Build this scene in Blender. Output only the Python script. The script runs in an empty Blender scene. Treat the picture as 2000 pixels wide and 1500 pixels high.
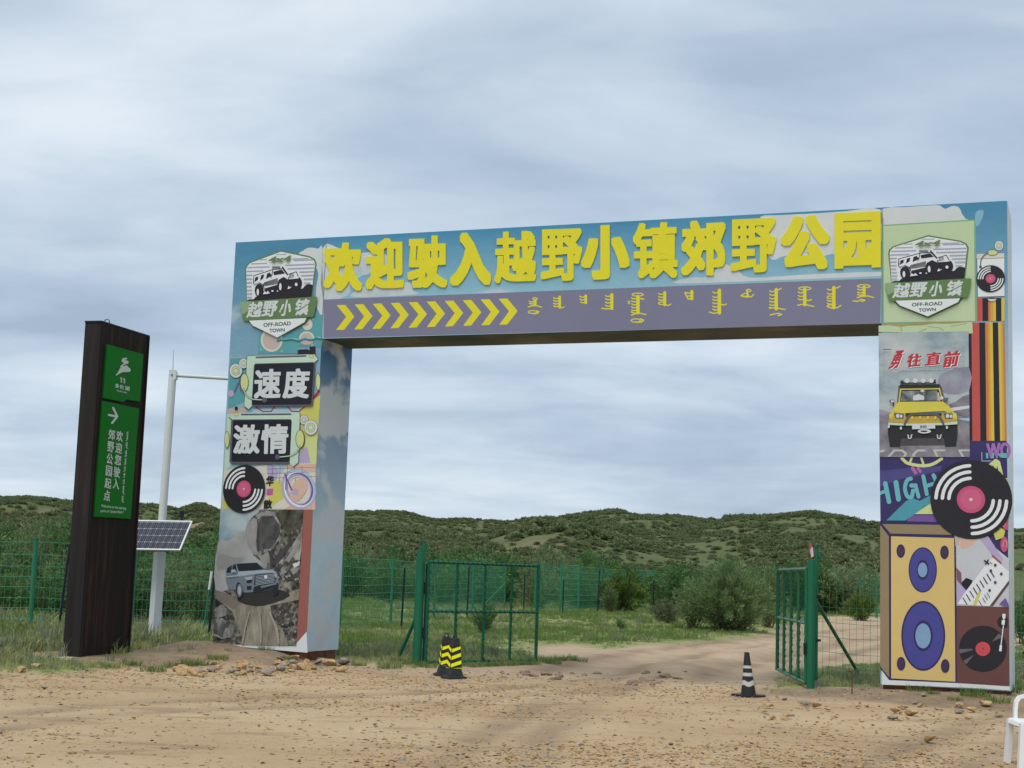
import bpy, math, random
import numpy as np
from mathutils import Vector, Matrix
from mathutils.geometry import tessellate_polygon

random.seed(7)
SC = bpy.context.scene
COL = SC.collection

# ------------------------------------------------------------------ camera
FPX, PITCH, ROLL, HC = 2970.2, 0.1244, 0.0337, 1.70      # focal length in px of a 2000 px wide frame
R0 = Vector((1, 0, 0)); U0 = Vector((0, -math.sin(PITCH), math.cos(PITCH))); FWD = Vector((0, math.cos(PITCH), math.sin(PITCH)))
cr, sr = math.cos(ROLL), math.sin(ROLL)
RIGHT = R0 * cr + U0 * sr
UP = U0 * cr - R0 * sr
cam_d = bpy.data.cameras.new('camera')
cam = bpy.data.objects.new('camera', cam_d); COL.objects.link(cam)
cam_d.sensor_width = 36.0; cam_d.lens = FPX / 2000.0 * 36.0
cam_d.clip_start = 0.1; cam_d.clip_end = 6000
M = Matrix.Identity(4)
for i in range(3):
    M[i][0] = RIGHT[i]; M[i][1] = UP[i]; M[i][2] = -FWD[i]
M[2][3] = HC
cam.matrix_world = M
SC.camera = cam

# ------------------------------------------------------------------ light
SUN_EL, SUN_AZ = math.radians(62), math.radians(-152)     # high behind the cloud, over the photographer's left shoulder
W = bpy.data.worlds.new('World'); SC.world = W; W.use_nodes = True
nt = W.node_tree; nt.nodes.clear()
def N(t, tree=None, **kw):
    n = (tree or nt).nodes.new(t)
    for k, v in kw.items(): setattr(n, k, v)
    return n
out = N('ShaderNodeOutputWorld'); bg = N('ShaderNodeBackground'); bg2 = N('ShaderNodeBackground'); add = N('ShaderNodeMixShader')
sky = N('ShaderNodeTexSky'); sky.sky_type = 'NISHITA'; sky.sun_disc = False
sky.sun_elevation = SUN_EL; sky.sun_rotation = SUN_AZ; sky.altitude = 1300
bg.inputs['Strength'].default_value = 0.08
L = nt.links.new
L(sky.outputs[0], bg.inputs['Color'])
# overcast cloud deck: two layers of cloud on a flat sheet above, seen by direction only
tc = N('ShaderNodeTexCoord'); sep = N('ShaderNodeSeparateXYZ'); L(tc.outputs['Generated'], sep.inputs[0])
def math_n(op, a, b=None, tree=None):
    n = N('ShaderNodeMath', tree); n.operation = op
    for i, v in enumerate((a, b)):
        if v is None: continue
        if isinstance(v, (int, float)): n.inputs[i].default_value = v
        else: (tree or nt).links.new(v, n.inputs[i])
    return n.outputs[0]
zc = math_n('MAXIMUM', sep.outputs['Z'], 0.0)
zc2 = math_n('ADD', zc, 0.20)
cx = math_n('DIVIDE', sep.outputs['X'], zc2); cy = math_n('DIVIDE', sep.outputs['Y'], zc2)
comb = N('ShaderNodeCombineXYZ'); L(cx, comb.inputs[0]); L(cy, comb.inputs[1])
def cloud(scale, sx, sy, loc, detail, rough, dist):
    mp = N('ShaderNodeMapping'); mp.inputs['Scale'].default_value = (sx, sy, 1); mp.inputs['Location'].default_value = loc
    L(comb.outputs[0], mp.inputs[0])
    t = N('ShaderNodeTexNoise'); t.inputs['Scale'].default_value = scale; t.inputs['Detail'].default_value = detail
    t.inputs['Roughness'].default_value = rough; t.inputs['Distortion'].default_value = dist
    L(mp.outputs[0], t.inputs[0]); return t.outputs['Fac']
c1 = cloud(1.25, 0.75, 1.0, (3.1, 1.7, 0), 7, 0.52, 0.5)
c2 = cloud(3.0, 0.7, 1.1, (7.3, 4.2, 0), 6, 0.52, 0.4)
mixv = math_n('ADD', math_n('MULTIPLY', c1, 0.68), math_n('MULTIPLY', c2, 0.32))
ramp = N('ShaderNodeValToRGB'); L(mixv, ramp.inputs[0])
cr_ = ramp.color_ramp
cr_.elements[0].position = 0.36; cr_.elements[0].color = (0.215, 0.270, 0.345, 1)
cr_.elements[1].position = 0.66; cr_.elements[1].color = (0.455, 0.498, 0.538, 1)
e = cr_.elements.new(0.46); e.color = (0.275, 0.335, 0.407, 1)
e = cr_.elements.new(0.56); e.color = (0.358, 0.415, 0.475, 1)
L(ramp.outputs[0], bg2.inputs['Color']); bg2.inputs['Strength'].default_value = 1.0
add.inputs[0].default_value = 0.93
L(bg.outputs[0], add.inputs[1]); L(bg2.outputs[0], add.inputs[2]); L(add.outputs[0], out.inputs[0])

sd = bpy.data.lights.new('sun', 'SUN'); sd.energy = 1.5; sd.angle = math.radians(38); sd.color = (1.0, 0.94, 0.86)
so = bpy.data.objects.new('sun', sd); COL.objects.link(so)
sdir = Vector((math.sin(SUN_AZ) * math.cos(SUN_EL), math.cos(SUN_AZ) * math.cos(SUN_EL), math.sin(SUN_EL)))
so.rotation_euler = sdir.to_track_quat('Z', 'Y').to_euler(); so.location = (0, 0, 60)
SC.view_settings.view_transform = 'Standard'; SC.view_settings.look = 'None'
SC.view_settings.gamma = 1.0; SC.view_settings.exposure = 0.82; SC.view_settings.use_curve_mapping = False

# ------------------------------------------------------------------ pixel <-> world helpers (photo pixels, 2000 x 1500)
CAMP = Vector((0, 0, HC))
def ray(px, py):
    return (RIGHT * ((px - 1000) / FPX) - UP * ((py - 750) / FPX) + FWD)
def g(px, py, z=0.0):
    d = ray(px, py); t = (z - HC) / d.z
    return CAMP + d * t
def atY(px, py, Y):
    d = ray(px, py); return CAMP + d * (Y / d.y)
class Plane:
    def __init__(s, o, u, n):                             # origin, horizontal axis, outward normal
        s.o = Vector(o); s.u = Vector(u).normalized(); s.n = Vector(n).normalized()
    def px(s, x, y):
        d = ray(x, y); t = (s.o - CAMP).dot(s.n) / d.dot(s.n)
        p = CAMP + d * t - s.o
        return (p.dot(s.u), p.z)
    def w(s, a, z, h=0.0):
        return s.o + s.u * a + Vector((0, 0, z)) + s.n * h

# ------------------------------------------------------------------ objects
def tag(o, label, cat, group=None, kind=None):
    if label: o['label'] = label
    if cat: o['category'] = cat
    if group: o['group'] = group
    if kind: o['kind'] = kind
    return o
def thing(name, label, cat, loc=(0, 0, 0), group=None):
    o = bpy.data.objects.new(name, None); COL.objects.link(o); o.location = loc; o.empty_display_size = 0.2
    return tag(o, label, cat, group)
def rootloc(o):
    while o.parent: o = o.parent
    return np.array(o.location)
def link_mesh(name, me, parent=None, loc=None):
    o = bpy.data.objects.new(name, me); COL.objects.link(o)
    if parent: o.parent = parent
    if loc is not None: o.location = loc
    return o
class MB:
    """collects faces, in world coordinates, for ONE mesh object"""
    def __init__(s): s.v = []; s.f = []; s.m = []; s.mats = []; s.sm = []
    def mi(s, mat):
        if mat not in s.mats: s.mats.append(mat)
        return s.mats.index(mat)
    def faces(s, vs, fs, mat=None, smooth=False):
        b = len(s.v); s.v += [tuple(p) for p in vs]; k = s.mi(mat)
        for f in fs: s.f.append(tuple(i + b for i in f)); s.m.append(k); s.sm.append(smooth)
    def box(s, c, sx, sy, sz, mat=None, ax=None):
        ax = ax or (Vector((1, 0, 0)), Vector((0, 1, 0)), Vector((0, 0, 1)))
        c = Vector(c); P = []
        for k in (-1, 1):
            for j in (-1, 1):
                for i in (-1, 1):
                    P.append(c + ax[0] * (i * sx / 2) + ax[1] * (j * sy / 2) + ax[2] * (k * sz / 2))
        s.faces(P, [(0, 2, 3, 1), (4, 5, 7, 6), (0, 1, 5, 4), (2, 6, 7, 3), (0, 4, 6, 2), (1, 3, 7, 5)], mat)
    def bar(s, p0, p1, r, mat=None, n=6, r1=None, smooth=True, caps=True):
        p0 = Vector(p0); p1 = Vector(p1); d = (p1 - p0).normalized()
        a = d.orthogonal().normalized(); b = d.cross(a); r1 = r if r1 is None else r1
        P = []
        for p, q in ((p0, r), (p1, r1)):
            for i in range(n):
                t = 2 * math.pi * (i + .5) / n
                P.append(p + (a * math.cos(t) + b * math.sin(t)) * q)
        F = [(i, (i + 1) % n, n + (i + 1) % n, n + i) for i in range(n)]
        s.faces(P, F, mat, smooth and n > 5)
        if caps: s.faces(P, [tuple(range(n - 1, -1, -1)), tuple(range(n, 2 * n))], mat)
    def tube(s, pts, r, mat=None, n=8):
        for i in range(len(pts) - 1): s.bar(pts[i], pts[i + 1], r, mat, n)
    def prism(s, base, top, mat=None, cap=True):
        n = len(base)
        s.faces(list(base) + list(top), [(i, (i + 1) % n, n + (i + 1) % n, n + i) for i in range(n)], mat)
        if cap: s.faces(list(base) + list(top), [tuple(range(n - 1, -1, -1)), tuple(range(n, 2 * n))], mat)
    def lathe(s, c, prof, mat=None, n=16, smooth=True):
        c = Vector(c); P = []
        for r, z in prof:
            for i in range(n):
                t = 2 * math.pi * i / n; P.append(c + Vector((r * math.cos(t), r * math.sin(t), z)))
        F = [(k * n + i, k * n + (i + 1) % n, (k + 1) * n + (i + 1) % n, (k + 1) * n + i) for k in range(len(prof) - 1) for i in range(n)]
        s.faces(P, F, mat, smooth)
    def build(s, name, parent=None, loc=None):
        off = rootloc(parent) if parent else (np.array(loc) if loc is not None else np.zeros(3))
        me = bpy.data.meshes.new(name)
        V = np.array([tuple(p) for p in s.v], dtype=float).reshape(-1, 3) - off
        me.from_pydata(V.tolist(), [], s.f)
        for m in s.mats:
            if m: me.materials.append(m)
        me.polygons.foreach_set('material_index', s.m)
        me.polygons.foreach_set('use_smooth', s.sm)
        me.update()
        return link_mesh(name, me, parent, None if parent else (loc if loc is not None else (0, 0, 0)))

# ------------------------------------------------------------------ materials
MATS = {}
def mat(name, rgb, rough=0.6, var=0.10, vscale=3.0, bump=0.0, bscale=40.0, metal=0.0, spec=0.3):
    """a procedural paint / print: base colour with fine uneven wear, optional relief"""
    if name in MATS: return MATS[name]
    if name.startswith('print_') and not bump: bump, bscale = 0.22, 2.2
    m = bpy.data.materials.new(name); m.use_nodes = True; t = m.node_tree; b = t.nodes['Principled BSDF']
    b.inputs['Roughness'].default_value = rough; b.inputs['Metallic'].default_value = metal
    b.inputs['Specular IOR Level'].default_value = spec
    tcn = t.nodes.new('ShaderNodeTexCoord')
    nz = t.nodes.new('ShaderNodeTexNoise'); nz.inputs['Scale'].default_value = vscale; nz.inputs['Detail'].default_value = 6
    nz.inputs['Roughness'].default_value = 0.65
    t.links.new(tcn.outputs['Object'], nz.inputs[0])
    mx = t.nodes.new('ShaderNodeMix'); mx.data_type = 'RGBA'
    lo = [c * (1 - var) for c in rgb]; hi = [min(1, c * (1 + var)) for c in rgb]
    mx.inputs['A'].default_value = (*lo, 1); mx.inputs['B'].default_value = (*hi, 1)
    t.links.new(nz.outputs['Fac'], mx.inputs['Factor'])
    t.links.new(mx.outputs['Result'], b.inputs['Base Color'])
    if bump:
        n2 = t.nodes.new('ShaderNodeTexNoise'); n2.inputs['Scale'].default_value = bscale; n2.inputs['Detail'].default_value = 4
        t.links.new(tcn.outputs['Object'], n2.inputs[0])
        bp = t.nodes.new('ShaderNodeBump'); bp.inputs['Strength'].default_value = bump; bp.inputs['Distance'].default_value = 0.02
        t.links.new(n2.outputs['Fac'], bp.inputs['Height']); t.links.new(bp.outputs[0], b.inputs['Normal'])
    MATS[name] = m; return m
def ramp_mat(name, stops, tex='noise', scale=2.0, detail=8, rough=0.7, stretch=(1, 1, 1), distort=0.0, bump=0.0, rghn=0.6, vor=0.0):
    """a printed picture texture: a noise field through a colour ramp"""
    if name in MATS: return MATS[name]
    m = bpy.data.materials.new(name); m.use_nodes = True; t = m.node_tree; b = t.nodes['Principled BSDF']
    b.inputs['Roughness'].default_value = rough; b.inputs['Specular IOR Level'].default_value = 0.3
    tcn = t.nodes.new('ShaderNodeTexCoord'); mp = t.nodes.new('ShaderNodeMapping'); mp.inputs['Scale'].default_value = stretch
    t.links.new(tcn.outputs['Object'], mp.inputs[0])
    nz = t.nodes.new('ShaderNodeTexNoise'); nz.inputs['Scale'].default_value = scale; nz.inputs['Detail'].default_value = detail
    nz.inputs['Distortion'].default_value = distort; nz.inputs['Roughness'].default_value = rghn
    t.links.new(mp.outputs[0], nz.inputs[0]); fac = nz.outputs['Fac']
    if vor:
        vo = t.nodes.new('ShaderNodeTexVoronoi'); vo.inputs['Scale'].default_value = scale * vor
        mp2 = t.nodes.new('ShaderNodeVectorMath'); mp2.operation = 'MULTIPLY_ADD'
        mp2.inputs[1].default_value = (.25, .25, .25); t.links.new(nz.outputs['Color'], mp2.inputs[0]); t.links.new(mp.outputs[0], mp2.inputs[2])
        t.links.new(mp2.outputs[0], vo.inputs[0])
        sp = t.nodes.new('ShaderNodeSeparateColor'); t.links.new(vo.outputs['Color'], sp.inputs[0])
        mm = t.nodes.new('ShaderNodeMath'); mm.operation = 'MULTIPLY_ADD'; mm.inputs[1].default_value = 0.35
        t.links.new(sp.outputs[0], mm.inputs[0])
        m3 = t.nodes.new('ShaderNodeMath'); m3.operation = 'MULTIPLY_ADD'; m3.inputs[1].default_value = 0.9; m3.inputs[2].default_value = -0.12
        t.links.new(nz.outputs['Fac'], m3.inputs[0]); t.links.new(m3.outputs[0], mm.inputs[2]); fac = mm.outputs[0]
    rp = t.nodes.new('ShaderNodeValToRGB'); t.links.new(fac, rp.inputs[0])
    els = rp.color_ramp.elements
    els[0].position, els[0].color = stops[0][0], (*stops[0][1], 1)
    els[1].position, els[1].color = stops[-1][0], (*stops[-1][1], 1)
    for p, c in stops[1:-1]:
        q = els.new(p); q.color = (*c, 1)
    t.links.new(rp.outputs[0], b.inputs['Base Color'])
    if bump:
        bp = t.nodes.new('ShaderNodeBump'); bp.inputs['Strength'].default_value = bump; bp.inputs['Distance'].default_value = 0.03
        t.links.new(fac, bp.inputs['Height']); t.links.new(bp.outputs[0], b.inputs['Normal'])
    MATS[name] = m; return m
def sky_print(name, top, bot, z0, z1, cloudc, cover, off, scale=0.55):
    """printed sky on vinyl: a blue gradient picture with white clouds, plus wrinkles in the film"""
    m = bpy.data.materials.new(name); m.use_nodes = True; t = m.node_tree; b = t.nodes['Principled BSDF']
    b.inputs['Roughness'].default_value = 0.45; b.inputs['Specular IOR Level'].default_value = 0.3
    tcn = t.nodes.new('ShaderNodeTexCoord'); s = t.nodes.new('ShaderNodeSeparateXYZ'); t.links.new(tcn.outputs['Object'], s.inputs[0])
    mr = t.nodes.new('ShaderNodeMapRange'); mr.inputs['From Min'].default_value = z0; mr.inputs['From Max'].default_value = z1
    t.links.new(s.outputs['Z'], mr.inputs['Value'])
    mx = t.nodes.new('ShaderNodeMix'); mx.data_type = 'RGBA'; mx.inputs['A'].default_value = (*bot, 1); mx.inputs['B'].default_value = (*top, 1)
    t.links.new(mr.outputs[0], mx.inputs['Factor'])
    mp = t.nodes.new('ShaderNodeMapping'); mp.inputs['Location'].default_value = off; mp.inputs['Scale'].default_value = (1, 1, 1.25)
    t.links.new(tcn.outputs['Object'], mp.inputs[0])
    nz = t.nodes.new('ShaderNodeTexNoise'); nz.inputs['Scale'].default_value = scale; nz.inputs['Detail'].default_value = 9
    nz.inputs['Roughness'].default_value = 0.48; nz.inputs['Distortion'].default_value = 0.3; t.links.new(mp.outputs[0], nz.inputs[0])
    mr2 = t.nodes.new('ShaderNodeMapRange'); mr2.interpolation_type = 'SMOOTHSTEP'
    mr2.inputs['From Min'].default_value = 1 - cover; mr2.inputs['From Max'].default_value = 1 - cover + 0.09
    t.links.new(nz.outputs['Fac'], mr2.inputs['Value'])
    mx2 = t.nodes.new('ShaderNodeMix'); mx2.data_type = 'RGBA'; mx2.inputs['B'].default_value = (*cloudc, 1)
    t.links.new(mr2.outputs[0], mx2.inputs['Factor']); t.links.new(mx.outputs['Result'], mx2.inputs['A'])
    t.links.new(mx2.outputs['Result'], b.inputs['Base Color'])
    wr = t.nodes.new('ShaderNodeTexNoise'); wr.inputs['Scale'].default_value = 1.6; wr.inputs['Detail'].default_value = 4
    t.links.new(tcn.outputs['Object'], wr.inputs[0])
    bp = t.nodes.new('ShaderNodeBump'); bp.inputs['Strength'].default_value = 0.45; bp.inputs['Distance'].default_value = 0.06
    t.links.new(wr.outputs['Fac'], bp.inputs['Height']); t.links.new(bp.outputs[0], b.inputs['Normal'])
    MATS[name] = m; return m

# ------------------------------------------------------------------ flat shapes: distance fields -> outlines -> faces
_gl = {}
def glyph_segs(txt):
    if txt in _gl: return _gl[txt]
    c = bpy.data.curves.new('lettering_outline', 'FONT'); c.body = txt; c.resolution_u = 4
    o = bpy.data.objects.new('lettering_outline', c); COL.objects.link(o)
    dg = bpy.context.evaluated_depsgraph_get()
    me = bpy.data.meshes.new_from_object(o.evaluated_get(dg))
    bpy.data.objects.remove(o); bpy.data.curves.remove(c)
    cnt = {}
    for p in me.polygons:
        for k in p.edge_keys: cnt[k] = cnt.get(k, 0) + 1
    V = [v.co.xy for v in me.vertices]
    S = np.array([[V[a][:], V[b][:]] for (a, b), k in cnt.items() if k == 1])
    bpy.data.meshes.remove(me)
    _gl[txt] = S; return S
def sd_segs(S, X, Y, even=True):
    D = np.full(X.shape, 1e9); I = np.zeros(X.shape, bool)
    for (x0, y0), (x1, y1) in S:
        dx, dy = x1 - x0, y1 - y0; l2 = dx * dx + dy * dy
        if l2 < 1e-14: continue
        t = np.clip(((X - x0) * dx + (Y - y0) * dy) / l2, 0, 1)
        D = np.minimum(D, (X - x0 - t * dx) ** 2 + (Y - y0 - t * dy) ** 2)
        if even and abs(dy) > 1e-12:
            c = (y0 > Y) != (y1 > Y)
            I ^= c & (X < x0 + dx * (Y - y0) / dy)
    D = np.sqrt(D)
    return np.where(I, -D, D) if even else D
def loop_segs(P): return [(P[i], P[(i + 1) % len(P)]) for i in range(len(P))]
def dilate(F, kx, ky):
    for ax, k in ((1, kx), (0, ky)):
        if k < 1: continue
        P = np.pad(F, [(k, k) if a == ax else (0, 0) for a in (0, 1)], mode='edge'); n = F.shape[ax]
        F = np.min([np.take(P, range(i, i + n), axis=ax) for i in range(2 * k + 1)], axis=0)
    return F
def outlines(F, xs, ys, tol=0.3):
    """closed outlines of F < 0 (marching squares), simplified"""
    F = F.copy(); F[0, :] = F[-1, :] = 1.0; F[:, 0] = F[:, -1] = 1.0
    F[np.abs(F) < 1e-9] = 1e-9
    B = F < 0; nxt = {}
    code = B[:-1, :-1] * 1 + B[:-1, 1:] * 2 + B[1:, 1:] * 4 + B[1:, :-1] * 8
    T = {1: [('l', 'b')], 2: [('b', 'r')], 3: [('l', 'r')], 4: [('r', 't')], 5: [('l', 'b'), ('r', 't')], 6: [('b', 't')], 7: [('l', 't')],
         8: [('t', 'l')], 9: [('t', 'b')], 10: [('b', 'r'), ('t', 'l')], 11: [('t', 'r')], 12: [('r', 'l')], 13: [('r', 'b')], 14: [('b', 'l')]}
    def key(j, i, e):
        return {'b': (j, i, 0), 't': (j + 1, i, 0), 'l': (j, i, 1), 'r': (j, i + 1, 1)}[e]
    for j, i in zip(*np.nonzero((code > 0) & (code < 15))):
        for a, b in T[int(code[j, i])]: nxt.setdefault(key(j, i, a), []).append(key(j, i, b))
    def pt(k):
        j, i, h = k
        if h == 0:
            a, b = F[j, i], F[j, i + 1]; t = a / (a - b); return (xs[i] + t * (xs[i + 1] - xs[i]), ys[j])
        a, b = F[j, i], F[j + 1, i]; t = a / (a - b); return (xs[i], ys[j] + t * (ys[j + 1] - ys[j]))
    loops = []; cell = xs[1] - xs[0]
    while nxt:
        s = next(iter(nxt)); k = s; L_ = []
        while k in nxt:
            L_.append(pt(k)); q = nxt[k]; n = q.pop()
            if not q: del nxt[k]
            k = n
            if k == s: break
        if len(L_) < 4: continue
        L_ = simplify(np.array(L_), tol * cell)
        if len(L_) >= 3: loops.append([tuple(p) for p in L_])
    return loops
def simplify(P, tol):
    def dp(a, b):
        if b <= a + 1: return []
        A, B_ = P[a], P[b]; d = B_ - A; l = np.hypot(*d)
        Q = P[a + 1:b] - A
        dist = np.hypot(Q[:, 0], Q[:, 1]) if l < 1e-12 else np.abs(Q[:, 0] * d[1] - Q[:, 1] * d[0]) / l
        i = int(dist.argmax())
        if dist[i] < tol: return []
        i += a + 1
        return dp(a, i) + [i] + dp(i, b)
    n = len(P); far = int(np.hypot(*(P - P[0]).T).argmax())
    Q = np.vstack([P, P[:1]]); P = Q
    idx = [0] + dp(0, far) + [far] + dp(far, n)
    return P[idx]
def glyph_loops(txt, bx=0.0, by=0.0, res=96):
    """outline of a piece of lettering made heavier by bx, by (em), scaled to the unit square"""
    k = (txt, bx, by, res)
    if k in _gl: return _gl[k]
    S = glyph_segs(txt); lo = S.reshape(-1, 2).min(0); hi = S.reshape(-1, 2).max(0)
    pad = 0.04 + max(bx, by); c = 1.0 / res
    xs = np.arange(lo[0] - pad, hi[0] + pad, c); ys = np.arange(lo[1] - pad, hi[1] + pad, c)
    X, Y = np.meshgrid(xs, ys); F = sd_segs(S, X, Y)
    F = dilate(F, int(round(bx * res)), int(round(by * res)))
    Ls = outlines(F, xs, ys, 0.35)
    A = np.vstack([np.array(l) for l in Ls]); lo = A.min(0); hi = A.max(0)
    Ls = [[tuple((np.array(p) - lo) / (hi - lo)) for p in l] for l in Ls]
    _gl[k] = Ls; return Ls
def stroke_loops(strokes, res, polys=(), clip=None):
    """union of round strokes [(points, width)] and polygons, as outlines"""
    A = np.array([p for s in strokes for p in s[0]] + [p for q in polys for p in q], float)
    pad = max([s[1] for s in strokes] + [0]) + 3 * res
    lo = A.min(0) - pad; hi = A.max(0) + pad
    xs = np.arange(lo[0], hi[0], res); ys = np.arange(lo[1], hi[1], res); X, Y = np.meshgrid(xs, ys)
    F = np.full(X.shape, 1e9)
    for pts, w in strokes:
        F = np.minimum(F, sd_segs(list(zip(pts[:-1], pts[1:])), X, Y, False) - w / 2)
    for q in polys: F = np.minimum(F, sd_segs(loop_segs(q), X, Y))
    if clip: F = np.maximum(F, sd_segs(loop_segs(clip), X, Y))
    return outlines(F, xs, ys, 0.25)
def smooth(P, n=4, closed=True):
    P = [np.array(p, float) for p in P]; m = len(P); R = []
    for i in range(m if closed else m - 1):
        if closed: a, b, c, d = P[i - 1], P[i], P[(i + 1) % m], P[(i + 2) % m]
        else: a, b, c, d = P[max(i - 1, 0)], P[i], P[i + 1], P[min(i + 2, m - 1)]
        for k in range(n):
            t = k / n
            R.append(tuple(0.5 * (2 * b + (c - a) * t + (2 * a - 5 * b + 4 * c - d) * t * t + (3 * b - a - 3 * c + d) * t ** 3)))
    if not closed: R.append(tuple(P[-1]))
    return R
def ell(cx_, cy_, rx, ry, n=28, a0=0, a1=360):
    full = abs(a1 - a0) >= 360
    return [(cx_ + rx * math.cos(math.radians(a0 + (a1 - a0) * i / (n if full else n - 1))), cy_ + ry * math.sin(math.radians(a0 + (a1 - a0) * i / (n if full else n - 1)))) for i in range(n)]
LAY = 0.002
def _inside(p, l):
    c = False; x, y = p
    for i in range(len(l)):
        (x0, y0), (x1, y1) = l[i - 1], l[i]
        if (y0 > y) != (y1 > y) and x < x0 + (x1 - x0) * (y - y0) / (y1 - y0): c = not c
    return c
def fill(loops):
    """triangles over outlines with holes; indices run through all outlines in order"""
    off = [0]
    for l in loops: off.append(off[-1] + len(l))
    own = [[j for j in range(len(loops)) if j != i and _inside(loops[i][0], loops[j])] for i in range(len(loops))]
    T = []
    for i in range(len(loops)):
        if len(own[i]) % 2: continue
        grp = [i] + [j for j in range(len(loops)) if len(own[j]) == len(own[i]) + 1 and i in own[j]]
        idx = [off[j] + k for j in grp for k in range(len(loops[j]))]
        sc = 1.0 / max(1e-9, max(abs(loops[i][k][a] - loops[i][0][a]) for k in range(len(loops[i])) for a in (0, 1)))
        o = loops[i][0]
        for t in tessellate_polygon([[Vector(((p[0] - o[0]) * sc, (p[1] - o[1]) * sc, 0)) for p in loops[j]] for j in grp]): T.append(tuple(idx[q] for q in t))
    return T
class Art:
    """flat printed shapes on a plane, one thin film above the other, joined into one mesh"""
    def __init__(s, pl, to=None, base=0.003): s.pl = pl; s.to = to or (lambda x, y: (x, y)); s.mb = MB(); s.k = 0; s.base = base; s.post = None
    def sz(s, p):
        q = s.pl.px(*s.to(*p)); return s.post(q) if s.post else q
    def raw(s, loops, m, thick=0.0):
        h = (s.base + s.k * LAY) * 0.3; s.k += 1
        V = [p for l in loops for p in l]
        tri = fill(loops)
        W_ = [s.pl.w(p[0], p[1], h + thick) for p in V]
        F = []
        for a, b, c in tri:
            nrm = (W_[b] - W_[a]).cross(W_[c] - W_[a])
            F.append((a, b, c) if nrm.dot(s.pl.n) > 0 else (a, c, b))
        s.mb.faces(W_, F, m)
        if thick:
            o = 0; B = [s.pl.w(p[0], p[1], 0.0) for p in V]; n = len(V); Q = []
            for l in loops:
                for i in range(len(l)):
                    j = (i + 1) % len(l); Q.append((o + i, o + j, n + o + j, n + o + i))
                o += len(l)
            s.mb.faces(W_ + B, Q, m)
        return s
    def poly(s, P, m, sm=0):
        if sm: P = smooth(P, sm)
        return s.raw([[s.sz(p) for p in P]], m)
    def loops(s, Ls, m, thick=0.0): return s.raw([[s.sz(p) for p in l] for l in Ls], m, thick)
    def lines(s, strokes, m, res=2.0, clip=None): return s.loops(stroke_loops(strokes, res, clip=clip), m)
    def text(s, txt, tl, tr, bl, m, bx=0.0, by=0.0, res=80, thick=0.0, grow=0.0):
        A, B, C = (np.array(s.sz(p)) for p in (tl, tr, bl))
        Ls = glyph_loops(txt, bx, by, res); x, y = B - A, A - C
        return s.raw([[tuple(C + x * p[0] + y * p[1]) for p in l] for l in Ls], m, thick)
    def disc(s, c, r, m, n=40):                            # true circle on the plane
        q = s.sz(c); return s.raw([[(q[0] + r * math.cos(2 * math.pi * i / n), q[1] + r * math.sin(2 * math.pi * i / n)) for i in range(n)]], m)
    def arc(s, c, r, w, a0, a1, m):
        q = s.sz(c); P = []
        for i in range(17):
            t = math.radians(a0 + (a1 - a0) * i / 16); P.append((q[0] + r * math.cos(t), q[1] + r * math.sin(t)))
        return s.raw(stroke_loops([(P, w)], w / 5), m)
    def build(s, name, parent): return s.mb.build(name, parent)

# ================================================================== SETTING: ground, hills
ARCH_O = Vector((-5.2614, 27.960, 0)); ARCH_A = -0.3704
AU = Vector((math.cos(ARCH_A), math.sin(ARCH_A), 0)); AN = Vector((-math.sin(ARCH_A), math.cos(ARCH_A), 0))
AW, AWL, AWR, ADP, AZT, AZM, AZB = 13.761, 1.9126, 1.8965, 1.2251, 7.692, 5.820, 0.22

def _hash(ix, iy, s):
    h = (ix.astype(np.int64) * 374761393 + iy.astype(np.int64) * 668265263 + s * 1442695041) & 0x7fffffff
    h = ((h ^ (h >> 13)) * 1274126177) & 0x7fffffff
    return ((h ^ (h >> 16)) & 0xffff) / 65535.0
def vnoise(x, y, s=0):
    ix = np.floor(x); iy = np.floor(y); fx = x - ix; fy = y - iy
    fx = fx * fx * (3 - 2 * fx); fy = fy * fy * (3 - 2 * fy)
    a = _hash(ix, iy, s); b = _hash(ix + 1, iy, s); c = _hash(ix, iy + 1, s); d = _hash(ix + 1, iy + 1, s)
    return (a * (1 - fx) + b * fx) * (1 - fy) + (c * (1 - fx) + d * fx) * fy
def fbm(x, y, s=0, o=4):
    r = 0; a = 0.5
    for k in range(o): r = r + a * (vnoise(x * 2 ** k + 17.3 * k, y * 2 ** k - 9.1 * k, s + k) - 0.5); a *= 0.5
    return r
def sstep(a, b, x):
    t = np.clip((x - a) / (b - a), 0, 1); return t * t * (3 - 2 * t)

def wpoly(P): return [tuple(g(*p)[:2]) for p in P]
# sandy ground as a plan-view outline: the yard, the way through the gate and the track bending off to the right
SAND = wpoly([(-1500, 1328), (-400, 1318), (-100, 1312), (0, 1316), (80, 1322), (160, 1324), (240, 1306), (290, 1296), (330, 1306), (400, 1296), (480, 1290),
              (640, 1290), (700, 1300), (770, 1306), (880, 1303), (960, 1302), (1050, 1296), (1064, 1268), (1110, 1262), (1190, 1270), (1260, 1264), (1330, 1262),
              (1400, 1256), (1480, 1246), (1560, 1222), (1640, 1209), (1760, 1203), (2000, 1196), (2600, 1190), (2600, 1236), (2000, 1262), (1760, 1292), (1700, 1296),
              (1600, 1306), (1520, 1318), (1488, 1336), (1500, 1350), (1580, 1358), (1680, 1352), (1740, 1346), (1960, 1352), (2100, 1366), (2700, 1400), (3600, 1500), (6000, 3000)])
SAND = [(-60, 3), (-60, 24)] + SAND[1:-2] + [(60, 15), (60, 3)]
TRACK = [tuple(g(*p)[:2]) for p in ((1180, 1420), (1230, 1345), (1330, 1302), (1470, 1276), (1620, 1250), (1800, 1234), (2100, 1222))]

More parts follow.
